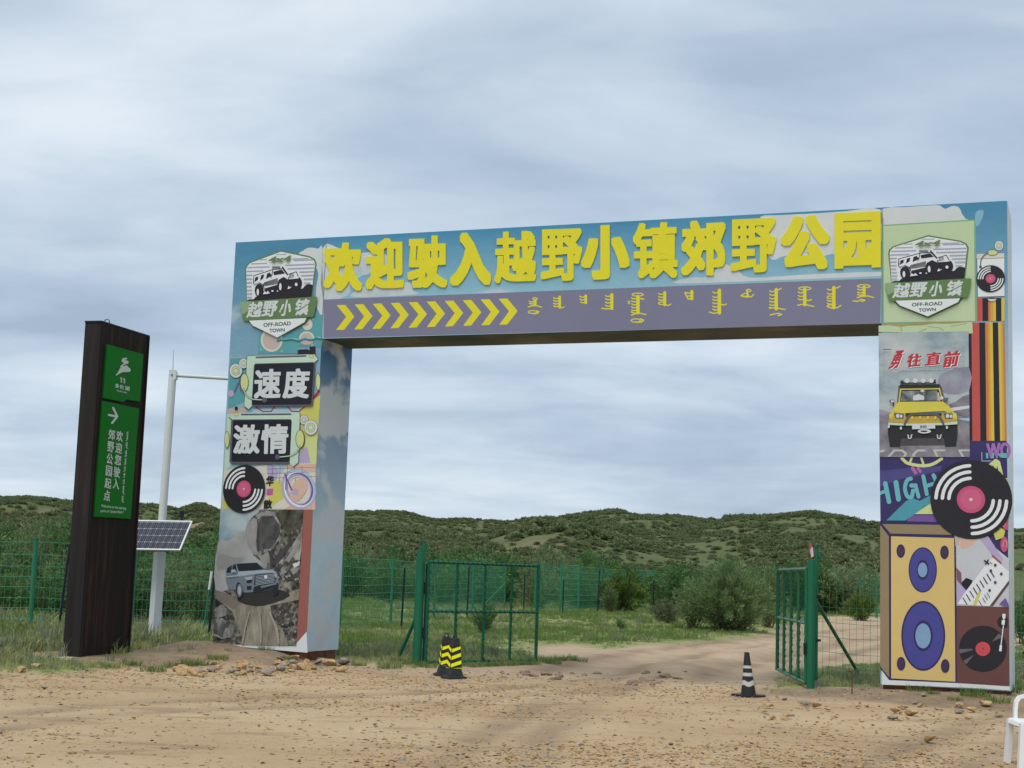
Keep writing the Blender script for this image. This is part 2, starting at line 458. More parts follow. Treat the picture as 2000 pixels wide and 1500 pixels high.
def masks(x, y):
    d = sd_segs(loop_segs(SAND), x, y)
    d = d + 0.9 * fbm(x / 1.3, y / 1.3, 5, 4) + 0.25 * fbm(x / 0.3, y / 0.3, 8, 2)
    grass = sstep(-0.15, 0.45, d)
    sand2 = sstep(0.30, 0.44, fbm(x / 5.0 + 40, y / 7.0, 31, 4) + 0.16 * sstep(38, 70, y)) * sstep(30, 40, y) * (y < 95)
    return np.clip(grass - 0.75 * sand2 * grass, 0, 1), d
def height(x, y):
    z = 0.035 * fbm(x / 2.2, y / 2.2, 1, 5) + 0.10 * fbm(x / 9, y / 9, 2, 3) * sstep(16, 26, y)
    s = (x - ARCH_O.x) * AU.x + (y - ARCH_O.y) * AU.y; d = (x - ARCH_O.x) * AN.x + (y - ARCH_O.y) * AN.y
    ml = 0.245 * np.exp(-((s - 0.25) / 1.45) ** 4 - ((d - 0.1) / 1.05) ** 2)
    mr = 0.17 * np.exp(-((s - AW + 0.9) / 1.7) ** 4 - ((d - 0.2) / 0.95) ** 2)
    z = z + (ml + mr) * (1 + 0.5 * fbm(x / 0.5, y / 0.5, 3, 3))
    z = z + 0.10 * np.exp(-((x + 8.0) / 1.6) ** 2 - ((y - 26.6) / 1.2) ** 2)
    z = z + 0.45 * fbm(x / 16, y / 16, 4, 4) * sstep(38, 60, y)
    gr, dd = masks(x, y)
    z = z + 0.05 * gr
    # tyre ruts along the track
    dt = sd_segs(list(zip(TRACK[:-1], TRACK[1:])), x, y, False)
    z = z + 0.075 * np.cos(dt * 2.6) * np.exp(-(dt / 2.6) ** 2) * sstep(25.5, 30, y) * (1 + 1.2 * fbm(x / 1.2, y / 1.2, 6, 3))
    z = z + 0.24 * np.exp(-(dt / 3.0) ** 2) * fbm(x / 0.9, y / 0.9, 12, 4) * sstep(26, 30, y)
    z = z - 0.035 * ruts(x, y) + 0.03 * np.clip(fbm(x / 0.45, y / 0.45, 13, 3), 0, 1) * sstep(0.2, .3, vnoise(x / 1.7, y / 1.7, 14))
    return z
def zat(x, y):
    return float(height(np.array([float(x)]), np.array([float(y)]))[0])
def gp(px, py, it=3):                                       # where the ray through a photo pixel meets the uneven ground
    z = 0.0
    for _ in range(it):
        p = g(px, py, z); z = zat(p.x, p.y)
    return Vector((p.x, p.y, z))

# ground materials
def ground_material():
    m = bpy.data.materials.new('ground_soil'); m.use_nodes = True; t = m.node_tree; b = t.nodes['Principled BSDF']; l = t.links.new
    b.inputs['Roughness'].default_value = 0.95; b.inputs['Specular IOR Level'].default_value = 0.12
    tcn = t.nodes.new('ShaderNodeTexCoord')
    def noise(sc, det, rg=0.6, st=(1, 1, 1), dist=0.0):
        mp = t.nodes.new('ShaderNodeMapping'); mp.inputs['Scale'].default_value = st; l(tcn.outputs['Object'], mp.inputs[0])
        n = t.nodes.new('ShaderNodeTexNoise'); n.inputs['Scale'].default_value = sc; n.inputs['Detail'].default_value = det
        n.inputs['Roughness'].default_value = rg; n.inputs['Distortion'].default_value = dist; l(mp.outputs[0], n.inputs[0]); return n.outputs['Fac']
    def ramp(f, stops):
        r = t.nodes.new('ShaderNodeValToRGB'); l(f, r.inputs[0]); e = r.color_ramp.elements
        e[0].position, e[0].color = stops[0][0], (*stops[0][1], 1); e[1].position, e[1].color = stops[-1][0], (*stops[-1][1], 1)
        for p, c in stops[1:-1]: q = e.new(p); q.color = (*c, 1)
        return r.outputs[0]
    def mix(f, a, c, mode='MIX'):
        n = t.nodes.new('ShaderNodeMix'); n.data_type = 'RGBA'; n.blend_type = mode
        for k, v in (('Factor', f), ('A', a), ('B', c)):
            if isinstance(v, (int, float)): n.inputs[k].default_value = v
            elif isinstance(v, tuple): n.inputs[k].default_value = (*v, 1)
            else: l(v, n.inputs[k])
        return n.outputs['Result']
    big = noise(0.22, 5, 0.55); fine = noise(9.0, 7, 0.7); streak = noise(1.6, 6, 0.65, (0.45, 1.3, 1), 0.6)
    sand = ramp(big, [(0.32, (0.365, 0.258, 0.150)), (0.5, (0.450, 0.335, 0.205)), (0.68, (0.515, 0.400, 0.258))])
    sand = mix(math_n('MULTIPLY', ramp_f(t, l, streak, 0.50, 0.68), 0.55, t), sand, (0.235, 0.150, 0.085))
    sand = mix(math_n('MULTIPLY', ramp_f(t, l, fine, 0.55, 0.72), 0.5, t), sand, (0.50, 0.40, 0.27))
    sand = mix(math_n('MULTIPLY', ramp_f(t, l, noise(16, 5, 0.7, (0.6, 1.2, 1)), 0.585, 0.68), 0.75, t), sand, (0.15, 0.098, 0.06))
    track = ramp(noise(1.1, 7, 0.65, (0.6, 1.2, 1)), [(0.3, (0.34, 0.25, 0.165)), (0.55, (0.42, 0.32, 0.218)), (0.75, (0.48, 0.38, 0.27))])
    at2 = t.nodes.new('ShaderNodeAttribute'); at2.attribute_name = 'track'
    soil = mix(at2.outputs['Fac'], sand, track)
    at4 = t.nodes.new('ShaderNodeAttribute'); at4.attribute_name = 'rut'
    soil = mix(math_n('MULTIPLY', at4.outputs['Fac'], 0.85, t), soil, (0.21, 0.15, 0.10))
    at3 = t.nodes.new('ShaderNodeAttribute'); at3.attribute_name = 'dirt'
    soil = mix(at3.outputs['Fac'], soil, ramp(noise(2.5, 7, 0.7), [(0.3, (0.155, 0.115, 0.078)), (0.55, (0.235, 0.18, 0.125)), (0.75, (0.33, 0.26, 0.18))]))
    gcol = ramp(noise(0.5, 7, 0.65), [(0.3, (0.13, 0.165, 0.055)), (0.52, (0.22, 0.245, 0.095)), (0.72, (0.34, 0.325, 0.17))])
    at = t.nodes.new('ShaderNodeAttribute'); at.attribute_name = 'grass'
    l(mix(at.outputs['Fac'], soil, gcol), b.inputs['Base Color'])
    h1 = noise(5.0, 9, 0.72); bp = t.nodes.new('ShaderNodeBump'); bp.inputs['Strength'].default_value = 0.6; bp.inputs['Distance'].default_value = 0.05
    l(h1, bp.inputs['Height']); bp2 = t.nodes.new('ShaderNodeBump'); bp2.inputs['Strength'].default_value = 0.55; bp2.inputs['Distance'].default_value = 0.025
    l(noise(24, 6, 0.7, (0.6, 1.2, 1)), bp2.inputs['Height']); l(bp.outputs[0], bp2.inputs['Normal']); l(bp2.outputs[0], b.inputs['Normal'])
    return m
def ramp_f(t, l, f, a, b):
    n = t.nodes.new('ShaderNodeMapRange'); n.interpolation_type = 'SMOOTHSTEP'; n.inputs['From Min'].default_value = a; n.inputs['From Max'].default_value = b
    l(f, n.inputs['Value']); return n.outputs[0]
GROUND = ground_material()

def grid_mesh(name, xs, ys, hf, material, attrs=None, region=None):
    X, Y = np.meshgrid(xs, ys)
    if hf is None: return
    Z = hf(X, Y); ny, nx = X.shape
    V = np.stack([X, Y, Z], -1).reshape(-1, 3)
    I = np.arange(nx * ny).reshape(ny, nx)
    Fq = np.stack([I[:-1, :-1], I[:-1, 1:], I[1:, 1:], I[1:, :-1]], -1).reshape(-1, 4)
    A = {k: f(X, Y).reshape(-1) for k, f in (attrs or {}).items()}
    return V, Fq, A
def mesh_np(name, V, Fq, material, A=None, parent=None, smooth_=True):
    me = bpy.data.meshes.new(name); k = Fq.shape[1]
    me.vertices.add(len(V)); me.vertices.foreach_set('co', np.ascontiguousarray(V, dtype=np.float32).ravel())
    me.loops.add(Fq.size); me.loops.foreach_set('vertex_index', np.ascontiguousarray(Fq, dtype=np.int32).ravel())
    me.polygons.add(len(Fq)); me.polygons.foreach_set('loop_start', np.arange(0, Fq.size, k, dtype=np.int32))
    me.polygons.foreach_set('use_smooth', np.full(len(Fq), smooth_))
    if material: me.materials.append(material)
    for n, a in (A or {}).items():
        at = me.attributes.new(n, 'FLOAT', 'POINT'); at.data.foreach_set('value', np.ascontiguousarray(a, dtype=np.float32))
    me.update(calc_edges=True); me.validate()
    return me

def geo(a, b, step, gr):                                   # growing steps from a outward to b
    r = [a]; s = step
    while r[-1] < b: s *= gr; r.append(r[-1] + s)
    return r
xin = list(np.arange(-17, 17.01, 0.11)); xo = geo(17.0, 2500, 0.11, 1.13)[1:]
XS = np.array([-v for v in reversed(xo)] + xin + xo)
yin = list(np.arange(9.5, 48, 0.12)); yo = geo(yin[-1], 3000, 0.12, 1.04)[1:]; yb = geo(-9.5, 400, 0.5, 1.4)[1:]
YS = np.array([-v for v in reversed(yb)] + [v for v in np.arange(-9, 9.4, 0.8)] + yin + yo)
def track_attr(x, y):
    dt = sd_segs(list(zip(TRACK[:-1], TRACK[1:])), x, y, False)
    return sstep(24.3, 26.5, y + 0.8 * fbm(x / 1.5, y / 1.5, 41, 3)) * (1 - sstep(6, 9, dt))
YRUT = [[tuple(g(*p)[:2]) for p in P] for P in (((-200, 1420), (200, 1376), (520, 1362), (820, 1352), (1100, 1335), (1230, 1310)), ((-200, 1442), (260, 1392), (600, 1376), (900, 1366), (1180, 1345), (1300, 1318)),
        ((1560, 1560), (1740, 1470), (1900, 1412), (2100, 1372)), ((1800, 1570), (1900, 1490), (2060, 1430)), ((1000, 1560), (1060, 1440), (1150, 1370), (1290, 1320)), ((800, 1560), (930, 1440), (1080, 1365), (1240, 1312)))]
def ruts(x, y):
    """worn wheel lines: darker compacted soil, 0..1"""
    m = np.zeros(x.shape); sel = (y > 8) & (y < 75) & (np.abs(x) < 30)
    xs_, ys_ = x[sel], y[sel]; r = np.zeros(xs_.shape)
    w = 0.25 * fbm(xs_ / 2.0, ys_ / 2.0, 91, 3)
    for P in YRUT:
        d = sd_segs(list(zip(P[:-1], P[1:])), xs_, ys_, False) + w
        r = np.maximum(r, np.exp(-(d / 0.24) ** 2) * 0.85)
    dt = sd_segs(list(zip(TRACK[:-1], TRACK[1:])), xs_, ys_, False) + 0.5 * w
    for o in (0.75, 2.1): r = np.maximum(r, np.exp(-((np.abs(dt) - o) / 0.32) ** 2) * sstep(25, 29, ys_))
    r = r * np.clip(0.65 + 1.6 * fbm(xs_ / 1.1, ys_ / 1.1, 92, 4), 0, 1); m[sel] = r; return m
def dirt_attr(x, y):
    s = (x - ARCH_O.x) * AU.x + (y - ARCH_O.y) * AU.y; d = (x - ARCH_O.x) * AN.x + (y - ARCH_O.y) * AN.y
    n = fbm(x / 0.7, y / 0.7, 44, 4)
    ml = np.exp(-((s - 0.6) / 2.3) ** 4 - ((d + 0.1) / 1.25) ** 4); mr = np.exp(-((s - AW + 1.6) / 2.6) ** 4 - ((d + 0.2) / 1.15) ** 4); mt = np.exp(-((x + 6.3) / 1.6) ** 4 - ((y - 25.9) / 1.0) ** 4)
    return np.clip((np.maximum(np.maximum(ml, mr), mt) - 0.35 + 0.9 * n) * 2.2, 0, 0.9)
V_, F_, A_ = grid_mesh('ground', XS, YS, height, GROUND, {'grass': lambda x, y: masks(x, y)[0] * (1 - np.clip(dirt_attr(x, y) * 1.3, 0, 1)), 'track': track_attr, 'dirt': dirt_attr, 'rut': lambda x, y: ruts(x, y)})
fc = V_[F_].mean(1); fg = A_['grass'][F_].mean(1); ft = A_['track'][F_].mean(1)
zone = np.where(fg > 0.5, 2, np.where(ft > 0.5, 1, 0))
zone[fc[:, 1] < 3] = 0
def part_of(zi, name, label):
    Fz = F_[zone == zi]; used = np.unique(Fz); remap = np.zeros(len(V_), np.int64); remap[used] = np.arange(len(used))
    me = mesh_np(name, V_[used], remap[Fz], GROUND, {k: a[used] for k, a in A_.items()})
    return tag(link_mesh(name, me), label, None, None, 'structure')
part_of(0, 'sand_yard', 'stony pale brown sand yard in the foreground')
part_of(1, 'dirt_track', 'rutted sandy track through the open gate bending right')
part_of(2, 'grass_ground', 'rough grassy ground behind the fence and beside the yard')

# hills -------------------------------------------------------------
def crest(P, Yr):
    az = []; hz = []
    for x, y in P:
        p = atY(x, y, Yr); az.append(p.x / p.y); hz.append(p.z)
    return np.array(az), np.array(hz)
FAR = crest([(-1200, 960), (-500, 985), (-200, 965), (0, 975), (60, 974), (130, 985), (200, 990), (300, 992), (350, 1000), (388, 986), (430, 1000), (520, 1012), (600, 1008), (675, 1007), (740, 1004), (790, 1006), (850, 1018), (920, 1016), (985, 1020), (1040, 1012), (1090, 1016), (1130, 1008),
             (1200, 998), (1250, 1010), (1300, 1012), (1360, 1017), (1400, 1021), (1440, 1013), (1500, 1010), (1590, 1005), (1660, 1017), (1720, 1028), (1850, 1036), (1985, 1038), (2300, 1030), (3000, 1020)], 230.0)
NEAR = crest([(-1200, 1010), (-300, 1015), (0, 1022), (150, 1030), (300, 1035), (345, 1034), (420, 1020), (520, 1025), (600, 1030), (680, 1032), (760, 1027), (850, 1042), (950, 1048), (1010, 1028), (1045, 1016), (1100, 1013), (1150, 1030), (1250, 1056), (1330, 1062),
              (1420, 1058), (1500, 1050), (1600, 1046), (1720, 1052), (1850, 1058), (2000, 1060), (2400, 1050), (3000, 1040)], 135.0)
def hill_h(x, y):
    az = x / y
    a = np.interp(az, *FAR); b = np.interp(az, *NEAR)
    yf = y + 22 * fbm(x / 60, y / 60, 21, 3); 
    rough = fbm(x / 9, y / 9, 22, 5) * 2.6 + fbm(x / 30, y / 30, 23, 3) * 5.0
    za = a * sstep(118, 228, yf) - sstep(240, 420, y) * 6
    za = za * (0.90 + 0.10 * sstep(190, 230, y)) + rough * sstep(100, 140, y) * (1 - 0.72 * sstep(190, 225, y))
    zb = b * sstep(94, 134, y + 10 * fbm(x / 25, y / 25, 24, 3)) - sstep(137, 185, y) * 7 + rough * 0.35 * sstep(94, 110, y)
    return np.maximum(za, zb) - 0.5 * (1 - sstep(92, 100, y))
def hill_sand(x, y):
    n = fbm(x / 7, y / 12, 51, 4) + 0.35 * fbm(x / 2, y / 2, 52, 3)
    az = x / y
    s = 0.75 * sstep(0.29, 0.40, n)
    # bare cutting on the left hill, eroded face on the middle hillock
    c1_ = np.exp(-((az - (-0.205)) / 0.012) ** 2 - ((y - 127) / 5) ** 2)
    c2_ = np.exp(-((az - 0.015) / 0.022) ** 2 - ((y - 122) / 10) ** 2) * sstep(-.1, .2, n)
    return np.clip(s + c1_ * 1.4 + c2_, 0, 1)
def hill_material():
    m = bpy.data.materials.new('hill_scrub_soil'); m.use_nodes = True; t = m.node_tree; b = t.nodes['Principled BSDF']; l = t.links.new
    b.inputs['Roughness'].default_value = 1.0; b.inputs['Specular IOR Level'].default_value = 0.05
    tcn = t.nodes.new('ShaderNodeTexCoord')
    n1 = t.nodes.new('ShaderNodeTexNoise'); n1.inputs['Scale'].default_value = 0.16; n1.inputs['Detail'].default_value = 8; n1.inputs['Roughness'].default_value = 0.68
    l(tcn.outputs['Object'], n1.inputs[0])
    r = t.nodes.new('ShaderNodeValToRGB'); l(n1.outputs['Fac'], r.inputs[0]); e = r.color_ramp.elements
    e[0].position, e[0].color = 0.36, (0.075, 0.092, 0.045, 1); e[1].position, e[1].color = 0.66, (0.145, 0.135, 0.082, 1)
    q = e.new(0.5); q.color = (0.100, 0.128, 0.056, 1)
    at = t.nodes.new('ShaderNodeAttribute'); at.attribute_name = 'sand'
    mx = t.nodes.new('ShaderNodeMix'); mx.data_type = 'RGBA'; l(at.outputs['Fac'], mx.inputs['Factor']); l(r.outputs[0], mx.inputs['A'])
    mx.inputs['B'].default_value = (0.25, 0.185, 0.12, 1); l(mx.outputs['Result'], b.inputs['Base Color'])
    n2 = t.nodes.new('ShaderNodeTexNoise'); n2.inputs['Scale'].default_value = 0.9; n2.inputs['Detail'].default_value = 6; l(tcn.outputs['Object'], n2.inputs[0])
    bp = t.nodes.new('ShaderNodeBump'); bp.inputs['Strength'].default_value = 0.6; bp.inputs['Distance'].default_value = 0.7
    l(n2.outputs['Fac'], bp.inputs['Height']); l(bp.outputs[0], b.inputs['Normal'])
    return m
AZ = np.linspace(-0.62, 0.62, 520); YH = np.concatenate([np.linspace(90, 150, 90), np.linspace(151, 250, 110), np.linspace(254, 520, 30)])
AA, YY = np.meshgrid(AZ, YH); XX = AA * YY; ZZ = hill_h(XX, YY)
I = np.arange(AA.size).reshape(AA.shape)
FH = np.stack([I[:-1, :-1], I[:-1, 1:], I[1:, 1:], I[1:, :-1]], -1).reshape(-1, 4)
hm = mesh_np('hills', np.stack([XX, YY, ZZ], -1).reshape(-1, 3), FH, hill_material(), {'sand': hill_sand(XX, YY).reshape(-1)})
tag(link_mesh('hills', hm), 'low scrub covered sand hills along the horizon', None, None, 'structure')

# ================================================================== VEGETATION
def leaf_mat(name, c0, c1, c2):
    m = bpy.data.materials.new(name); m.use_nodes = True; t = m.node_tree; b = t.nodes['Principled BSDF']; l = t.links.new
    b.inputs['Roughness'].default_value = 0.6; b.inputs['Specular IOR Level'].default_value = 0.25
    oi = t.nodes.new('ShaderNodeObjectInfo'); at = t.nodes.new('ShaderNodeAttribute'); at.attribute_name = 'tint'
    a = t.nodes.new('ShaderNodeMath'); a.operation = 'MULTIPLY_ADD'; a.inputs[1].default_value = 0.45; l(oi.outputs['Random'], a.inputs[0])
    a2 = t.nodes.new('ShaderNodeMath'); a2.operation = 'MULTIPLY'; a2.inputs[1].default_value = 0.55; l(at.outputs['Fac'], a2.inputs[0]); l(a2.outputs[0], a.inputs[2])
    r = t.nodes.new('ShaderNodeValToRGB'); l(a.outputs[0], r.inputs[0]); e = r.color_ramp.elements
    e[0].position, e[0].color = 0.1, (*c0, 1); e[1].position, e[1].color = 0.9, (*c2, 1); q = e.new(0.5); q.color = (*c1, 1)
    l(r.outputs[0], b.inputs['Base Color'])
    tr = t.nodes.new('ShaderNodeBsdfTranslucent'); l(r.outputs[0], tr.inputs['Color'])
    mx = t.nodes.new('ShaderNodeMixShader'); mx.inputs[0].default_value = 0.38
    l(b.outputs[0], mx.inputs[1]); l(tr.outputs[0], mx.inputs[2]); l(mx.outputs[0], t.nodes['Material Output'].inputs['Surface'])
    return m
LEAF = {'sage': leaf_mat('sage_willow_leaf', (0.118, 0.188, 0.070), (0.190, 0.275, 0.112), (0.31, 0.39, 0.19)),
        'willow': leaf_mat('willow_leaf', (0.098, 0.155, 0.058), (0.155, 0.222, 0.092), (0.25, 0.31, 0.15)),
        'dark': leaf_mat('dark_leaf', (0.048, 0.120, 0.034), (0.088, 0.185, 0.056), (0.150, 0.260, 0.088)),
        'bright': leaf_mat('bright_leaf', (0.062, 0.115, 0.018), (0.100, 0.165, 0.028), (0.16, 0.23, 0.05)),
        'grey': leaf_mat('grey_leaf', (0.105, 0.142, 0.068), (0.165, 0.205, 0.102), (0.24, 0.275, 0.150)),
        'scrub': leaf_mat('scrub_leaf', (0.112, 0.158, 0.062), (0.165, 0.205, 0.090), (0.23, 0.245, 0.128)),
        'grass': leaf_mat('grass_blade', (0.095, 0.175, 0.034), (0.150, 0.235, 0.058), (0.25, 0.30, 0.11)),
        'dry': leaf_mat('dry_grass_blade', (0.27, 0.31, 0.10), (0.38, 0.40, 0.155), (0.52, 0.49, 0.25)),
        'silver': leaf_mat('silver_grass_blade', (0.14, 0.175, 0.095), (0.20, 0.235, 0.14), (0.28, 0.30, 0.20))}
TWIG = mat('twig_bark', (0.11, 0.085, 0.055), 0.9, 0.3, 4)

def shrub_meshes(name, seed, r, h, stems, lps, ll, lw, upright, leafmat, droop=0.25, low=0.12, trunks=True):
    """foliage and stems of a shrub of radius r and height h that grows as a spray of leafy rods"""
    rg = np.random.default_rng(seed)
    V = []; T = []; SV = []; SF = []
    for s in range(stems):
        az = rg.uniform(0, 2 * math.pi); q = rg.random() ** 0.6; rad = r * q
        hh = h * (1 - upright * 0.55 * q ** 2.2) * rg.uniform(0.72, 1.06) * (1 if q < 0.9 else 0.85)
        b0 = np.array([math.cos(az), math.sin(az), 0]) * rad * 0.28 * rg.random() + np.array([rg.normal(0, r * .06), rg.normal(0, r * .06), 0])
        tip = np.array([math.cos(az) * rad, math.sin(az) * rad, hh])
        mid = b0 * 0.35 + tip * 0.5 + np.array([0, 0, hh * 0.16])
        tt = np.linspace(0, 1, 6)[:, None]
        C = (1 - tt) ** 2 * b0 + 2 * tt * (1 - tt) * mid + tt ** 2 * tip; C[:, 2] -= droop * rad * tt[:, 0] ** 3 * 0.4
        if trunks and s % 2 == 0:
            w = 0.012 + 0.012 * h / 3
            for k in range(5):
                d = C[k + 1] - C[k]; a = np.cross(d, [0, 0, 1.]); a /= np.linalg.norm(a) + 1e-9; b = np.cross(a, d); b /= np.linalg.norm(b) + 1e-9
                i0 = len(SV); w0 = w * (1 - k / 6); w1 = w * (1 - (k + 1) / 6)
                for P, ww in ((C[k], w0), (C[k + 1], w1)):
                    for an in (0, 2.1, 4.2): SV.append(P + (a * math.cos(an) + b * math.sin(an)) * ww)
                SF += [(i0, i0 + 1, i0 + 4, i0 + 3), (i0 + 1, i0 + 2, i0 + 5, i0 + 4), (i0 + 2, i0, i0 + 3, i0 + 5)]
        t = low + (1 - low) * rg.random(lps) ** 0.8; t = t[:, None]
        P = (1 - t) ** 2 * b0 + 2 * t * (1 - t) * mid + t ** 2 * tip; P[:, 2] -= droop * rad * t[:, 0] ** 3 * 0.4
        tan = 2 * (1 - t) * (mid - b0) + 2 * t * (tip - mid); tan /= np.linalg.norm(tan, axis=1, keepdims=True)
        rnd = rg.normal(size=(lps, 3)); side = rnd - (rnd * tan).sum(1, keepdims=True) * tan; side /= np.linalg.norm(side, axis=1, keepdims=True)
        P = P + side * rg.random((lps, 1)) * (0.10 * r + 0.05) * (1.2 - t)
        d = tan * 0.75 + side * 0.75; d /= np.linalg.norm(d, axis=1, keepdims=True)
        wv = np.cross(d, rg.normal(size=(lps, 3))); wv /= np.linalg.norm(wv, axis=1, keepdims=True)
        L_ = ll * rg.uniform(0.6, 1.3, (lps, 1)); w_ = lw * rg.uniform(0.7, 1.3, (lps, 1))
        q4 = np.stack([P, P + d * L_ * .45 + wv * w_, P + d * L_, P + d * L_ * .45 - wv * w_], 1)
        V.append(q4.reshape(-1, 3)); base = rg.uniform(0.15, 0.85)
        T.append(np.repeat(np.clip(base + rg.normal(0, .18, lps), 0, 1), 4))
    V = np.concatenate(V); V[:, 2] = np.maximum(V[:, 2], 0.0); T = np.concatenate(T)
    fm = mesh_np(name + '_foliage', V, np.arange(len(V)).reshape(-1, 4), leafmat, {'tint': T}, smooth_=False)
    sm = None
    if trunks:
        sm = bpy.data.meshes.new(name + '_stems'); sm.from_pydata([tuple(p) for p in SV], [], SF); sm.materials.append(TWIG)
    return fm, sm

def tuft_mesh(name, seed, n, h, r, w, m, lean=0.5):
    rg = np.random.default_rng(seed); V = []; F = []; T = []
    for i in range(n):
        az = rg.uniform(0, 6.283); b = np.array([math.cos(az), math.sin(az), 0]) * r * rg.random() ** .5
        a2 = az + rg.normal(0, .8); hh = h * rg.uniform(.45, 1.0); o = np.array([math.cos(a2), math.sin(a2), 0]) * hh * lean * rg.uniform(.1, 1)
        s = np.array([-math.sin(a2), math.cos(a2), 0]); a3 = rg.uniform(0, 3.14); s = np.array([math.cos(a3), math.sin(a3), 0]); ww = w * rg.uniform(.6, 1.2)
        i0 = len(V)
        V += [b - s * ww, b + s * ww, b + o * .35 + [0, 0, hh * .6] + s * ww * .7, b + o * .35 + [0, 0, hh * .6] - s * ww * .7, b + o + [0, 0, hh * (1 - .15 * rg.random())]]
        F += [(i0, i0 + 1, i0 + 2), (i0, i0 + 2, i0 + 3), (i0 + 3, i0 + 2, i0 + 4)]; T += [rg.random()] * 5
    return mesh_np(name, np.array(V), np.array(F), m, {'tint': np.array(T)}, smooth_=False)

def scatter(name, P, protos, rot, scl, idx):
    """one object: many small meshes set out on points by geometry nodes (things nobody could count)"""
    me = bpy.data.meshes.new(name); me.vertices.add(len(P)); me.vertices.foreach_set('co', np.asarray(P, dtype=np.float32).ravel())
    a = me.attributes.new('rot', 'FLOAT_VECTOR', 'POINT'); a.data.foreach_set('vector', np.asarray(rot, dtype=np.float32).ravel())
    a = me.attributes.new('scl', 'FLOAT_VECTOR', 'POINT'); a.data.foreach_set('vector', np.asarray(scl, dtype=np.float32).ravel())
    a = me.attributes.new('idx', 'INT', 'POINT'); a.data.foreach_set('value', np.asarray(idx, dtype=np.int32))
    o = link_mesh(name, me)
    ng = bpy.data.node_groups.new(name + '_scatter', 'GeometryNodeTree')
    ng.interface.new_socket('Geometry', in_out='INPUT', socket_type='NodeSocketGeometry'); ng.interface.new_socket('Geometry', in_out='OUTPUT', socket_type='NodeSocketGeometry')
    gi = ng.nodes.new('NodeGroupInput'); go = ng.nodes.new('NodeGroupOutput'); ip = ng.nodes.new('GeometryNodeInstanceOnPoints')
    j = ng.nodes.new('GeometryNodeJoinGeometry')
    for m in protos:
        po = bpy.data.objects.new(name + '_sample', m)
        oi = ng.nodes.new('GeometryNodeObjectInfo'); oi.inputs['Object'].default_value = po; oi.inputs['As Instance'].default_value = True
        ng.links.new(oi.outputs['Geometry'], j.inputs[0])
    def at(n, dt):
        q = ng.nodes.new('GeometryNodeInputNamedAttribute'); q.data_type = dt; q.inputs['Name'].default_value = n; return q.outputs['Attribute']
    ng.links.new(gi.outputs[0], ip.inputs['Points']); ng.links.new(j.outputs[0], ip.inputs['Instance'])
    ip.inputs['Pick Instance'].default_value = True
    ng.links.new(at('idx', 'INT'), ip.inputs['Instance Index']); ng.links.new(at('rot', 'FLOAT_VECTOR'), ip.inputs['Rotation']); ng.links.new(at('scl', 'FLOAT_VECTOR'), ip.inputs['Scale'])
    ng.links.new(ip.outputs[0], go.inputs[0])
    md = o.modifiers.new('scatter', 'NODES'); md.node_group = ng
    return o
RG = np.random.default_rng(11)
def rand_rot(n, tilt=0.0):
    return np.stack([RG.normal(0, tilt, n), RG.normal(0, tilt, n), RG.uniform(0, 6.283, n)], -1)

# grass: green by the yard, taller and yellower in the field beyond the gate
def grass_points(n, y0, y1, xr, dens):
    y = y0 * (y1 / y0) ** RG.random(n); x = RG.uniform(-1, 1, n) * xr * y
    m, d = masks(x, y); k = (RG.random(n) < m * dens(x, y)); return x[k], y[k], d[k]
tufts = [tuft_mesh('grass_tuft', i, 26, 0.24, 0.16, 0.008, LEAF['grass'], 0.6) for i in range(3)] + \
        [tuft_mesh('dry_grass_tuft', 10 + i, 26, 0.24, 0.17, 0.009, LEAF['dry'], 0.75) for i in range(2)] + \
        [tuft_mesh('silver_grass_tuft', 20, 24, 0.32, 0.14, 0.008, LEAF['silver'], 0.55)]
def ofield(x, y): return (y > 31) & (x / y > -0.115)
x, y, d = grass_points(52000, 22, 100, 0.46, lambda x, y: np.where(y < 31, 0.9, 0.75))
n = len(x); fld = ofield(x, y); pn = vnoise(x / 2.2, y / 2.2, 61)
idx = np.where(fld, np.where(pn + RG.normal(0, .15, n) > 0.27, RG.integers(3, 5, n), RG.integers(0, 3, n)), RG.integers(0, 3, n))
left = (~fld) & (x < -6) & (y > 29)
idx = np.where(left & (RG.random(n) < 0.45) & (pn > .35), 5, idx)
s = RG.uniform(0.55, 1.25, n) * np.where(fld, 0.62, 0.9) * (0.55 + 0.75 * vnoise(x / 1.7, y / 1.7, 62)) * np.clip(0.30 + d * 0.45, 0.30, 1.0)
s = s * np.where(left, 1.5, 1.0) * (1 + 0.012 * np.maximum(y - 40, 0))
ok = ~(((x - ARCH_O.x) * AU.x + (y - ARCH_O.y) * AU.y > -0.1) & ((x - ARCH_O.x) * AU.x + (y - ARCH_O.y) * AU.y < AWL + .1) & (np.abs((x - ARCH_O.x) * AN.x + (y - ARCH_O.y) * AN.y - .5) < .75))
ok &= (dirt_attr(x, y) < 0.28) | (RG.random(n) < .06)
x, y, s, idx = x[ok], y[ok], s[ok], idx[ok]; n = len(x)
tag(scatter('grass', np.stack([x, y, height(x, y) - 0.01], -1), tufts, rand_rot(n, 0.1), np.stack([s * 1.25, s * 1.25, s], -1), idx),
    'wild green and yellowing grass beside the yard and in the field', 'grass', None, 'stuff')

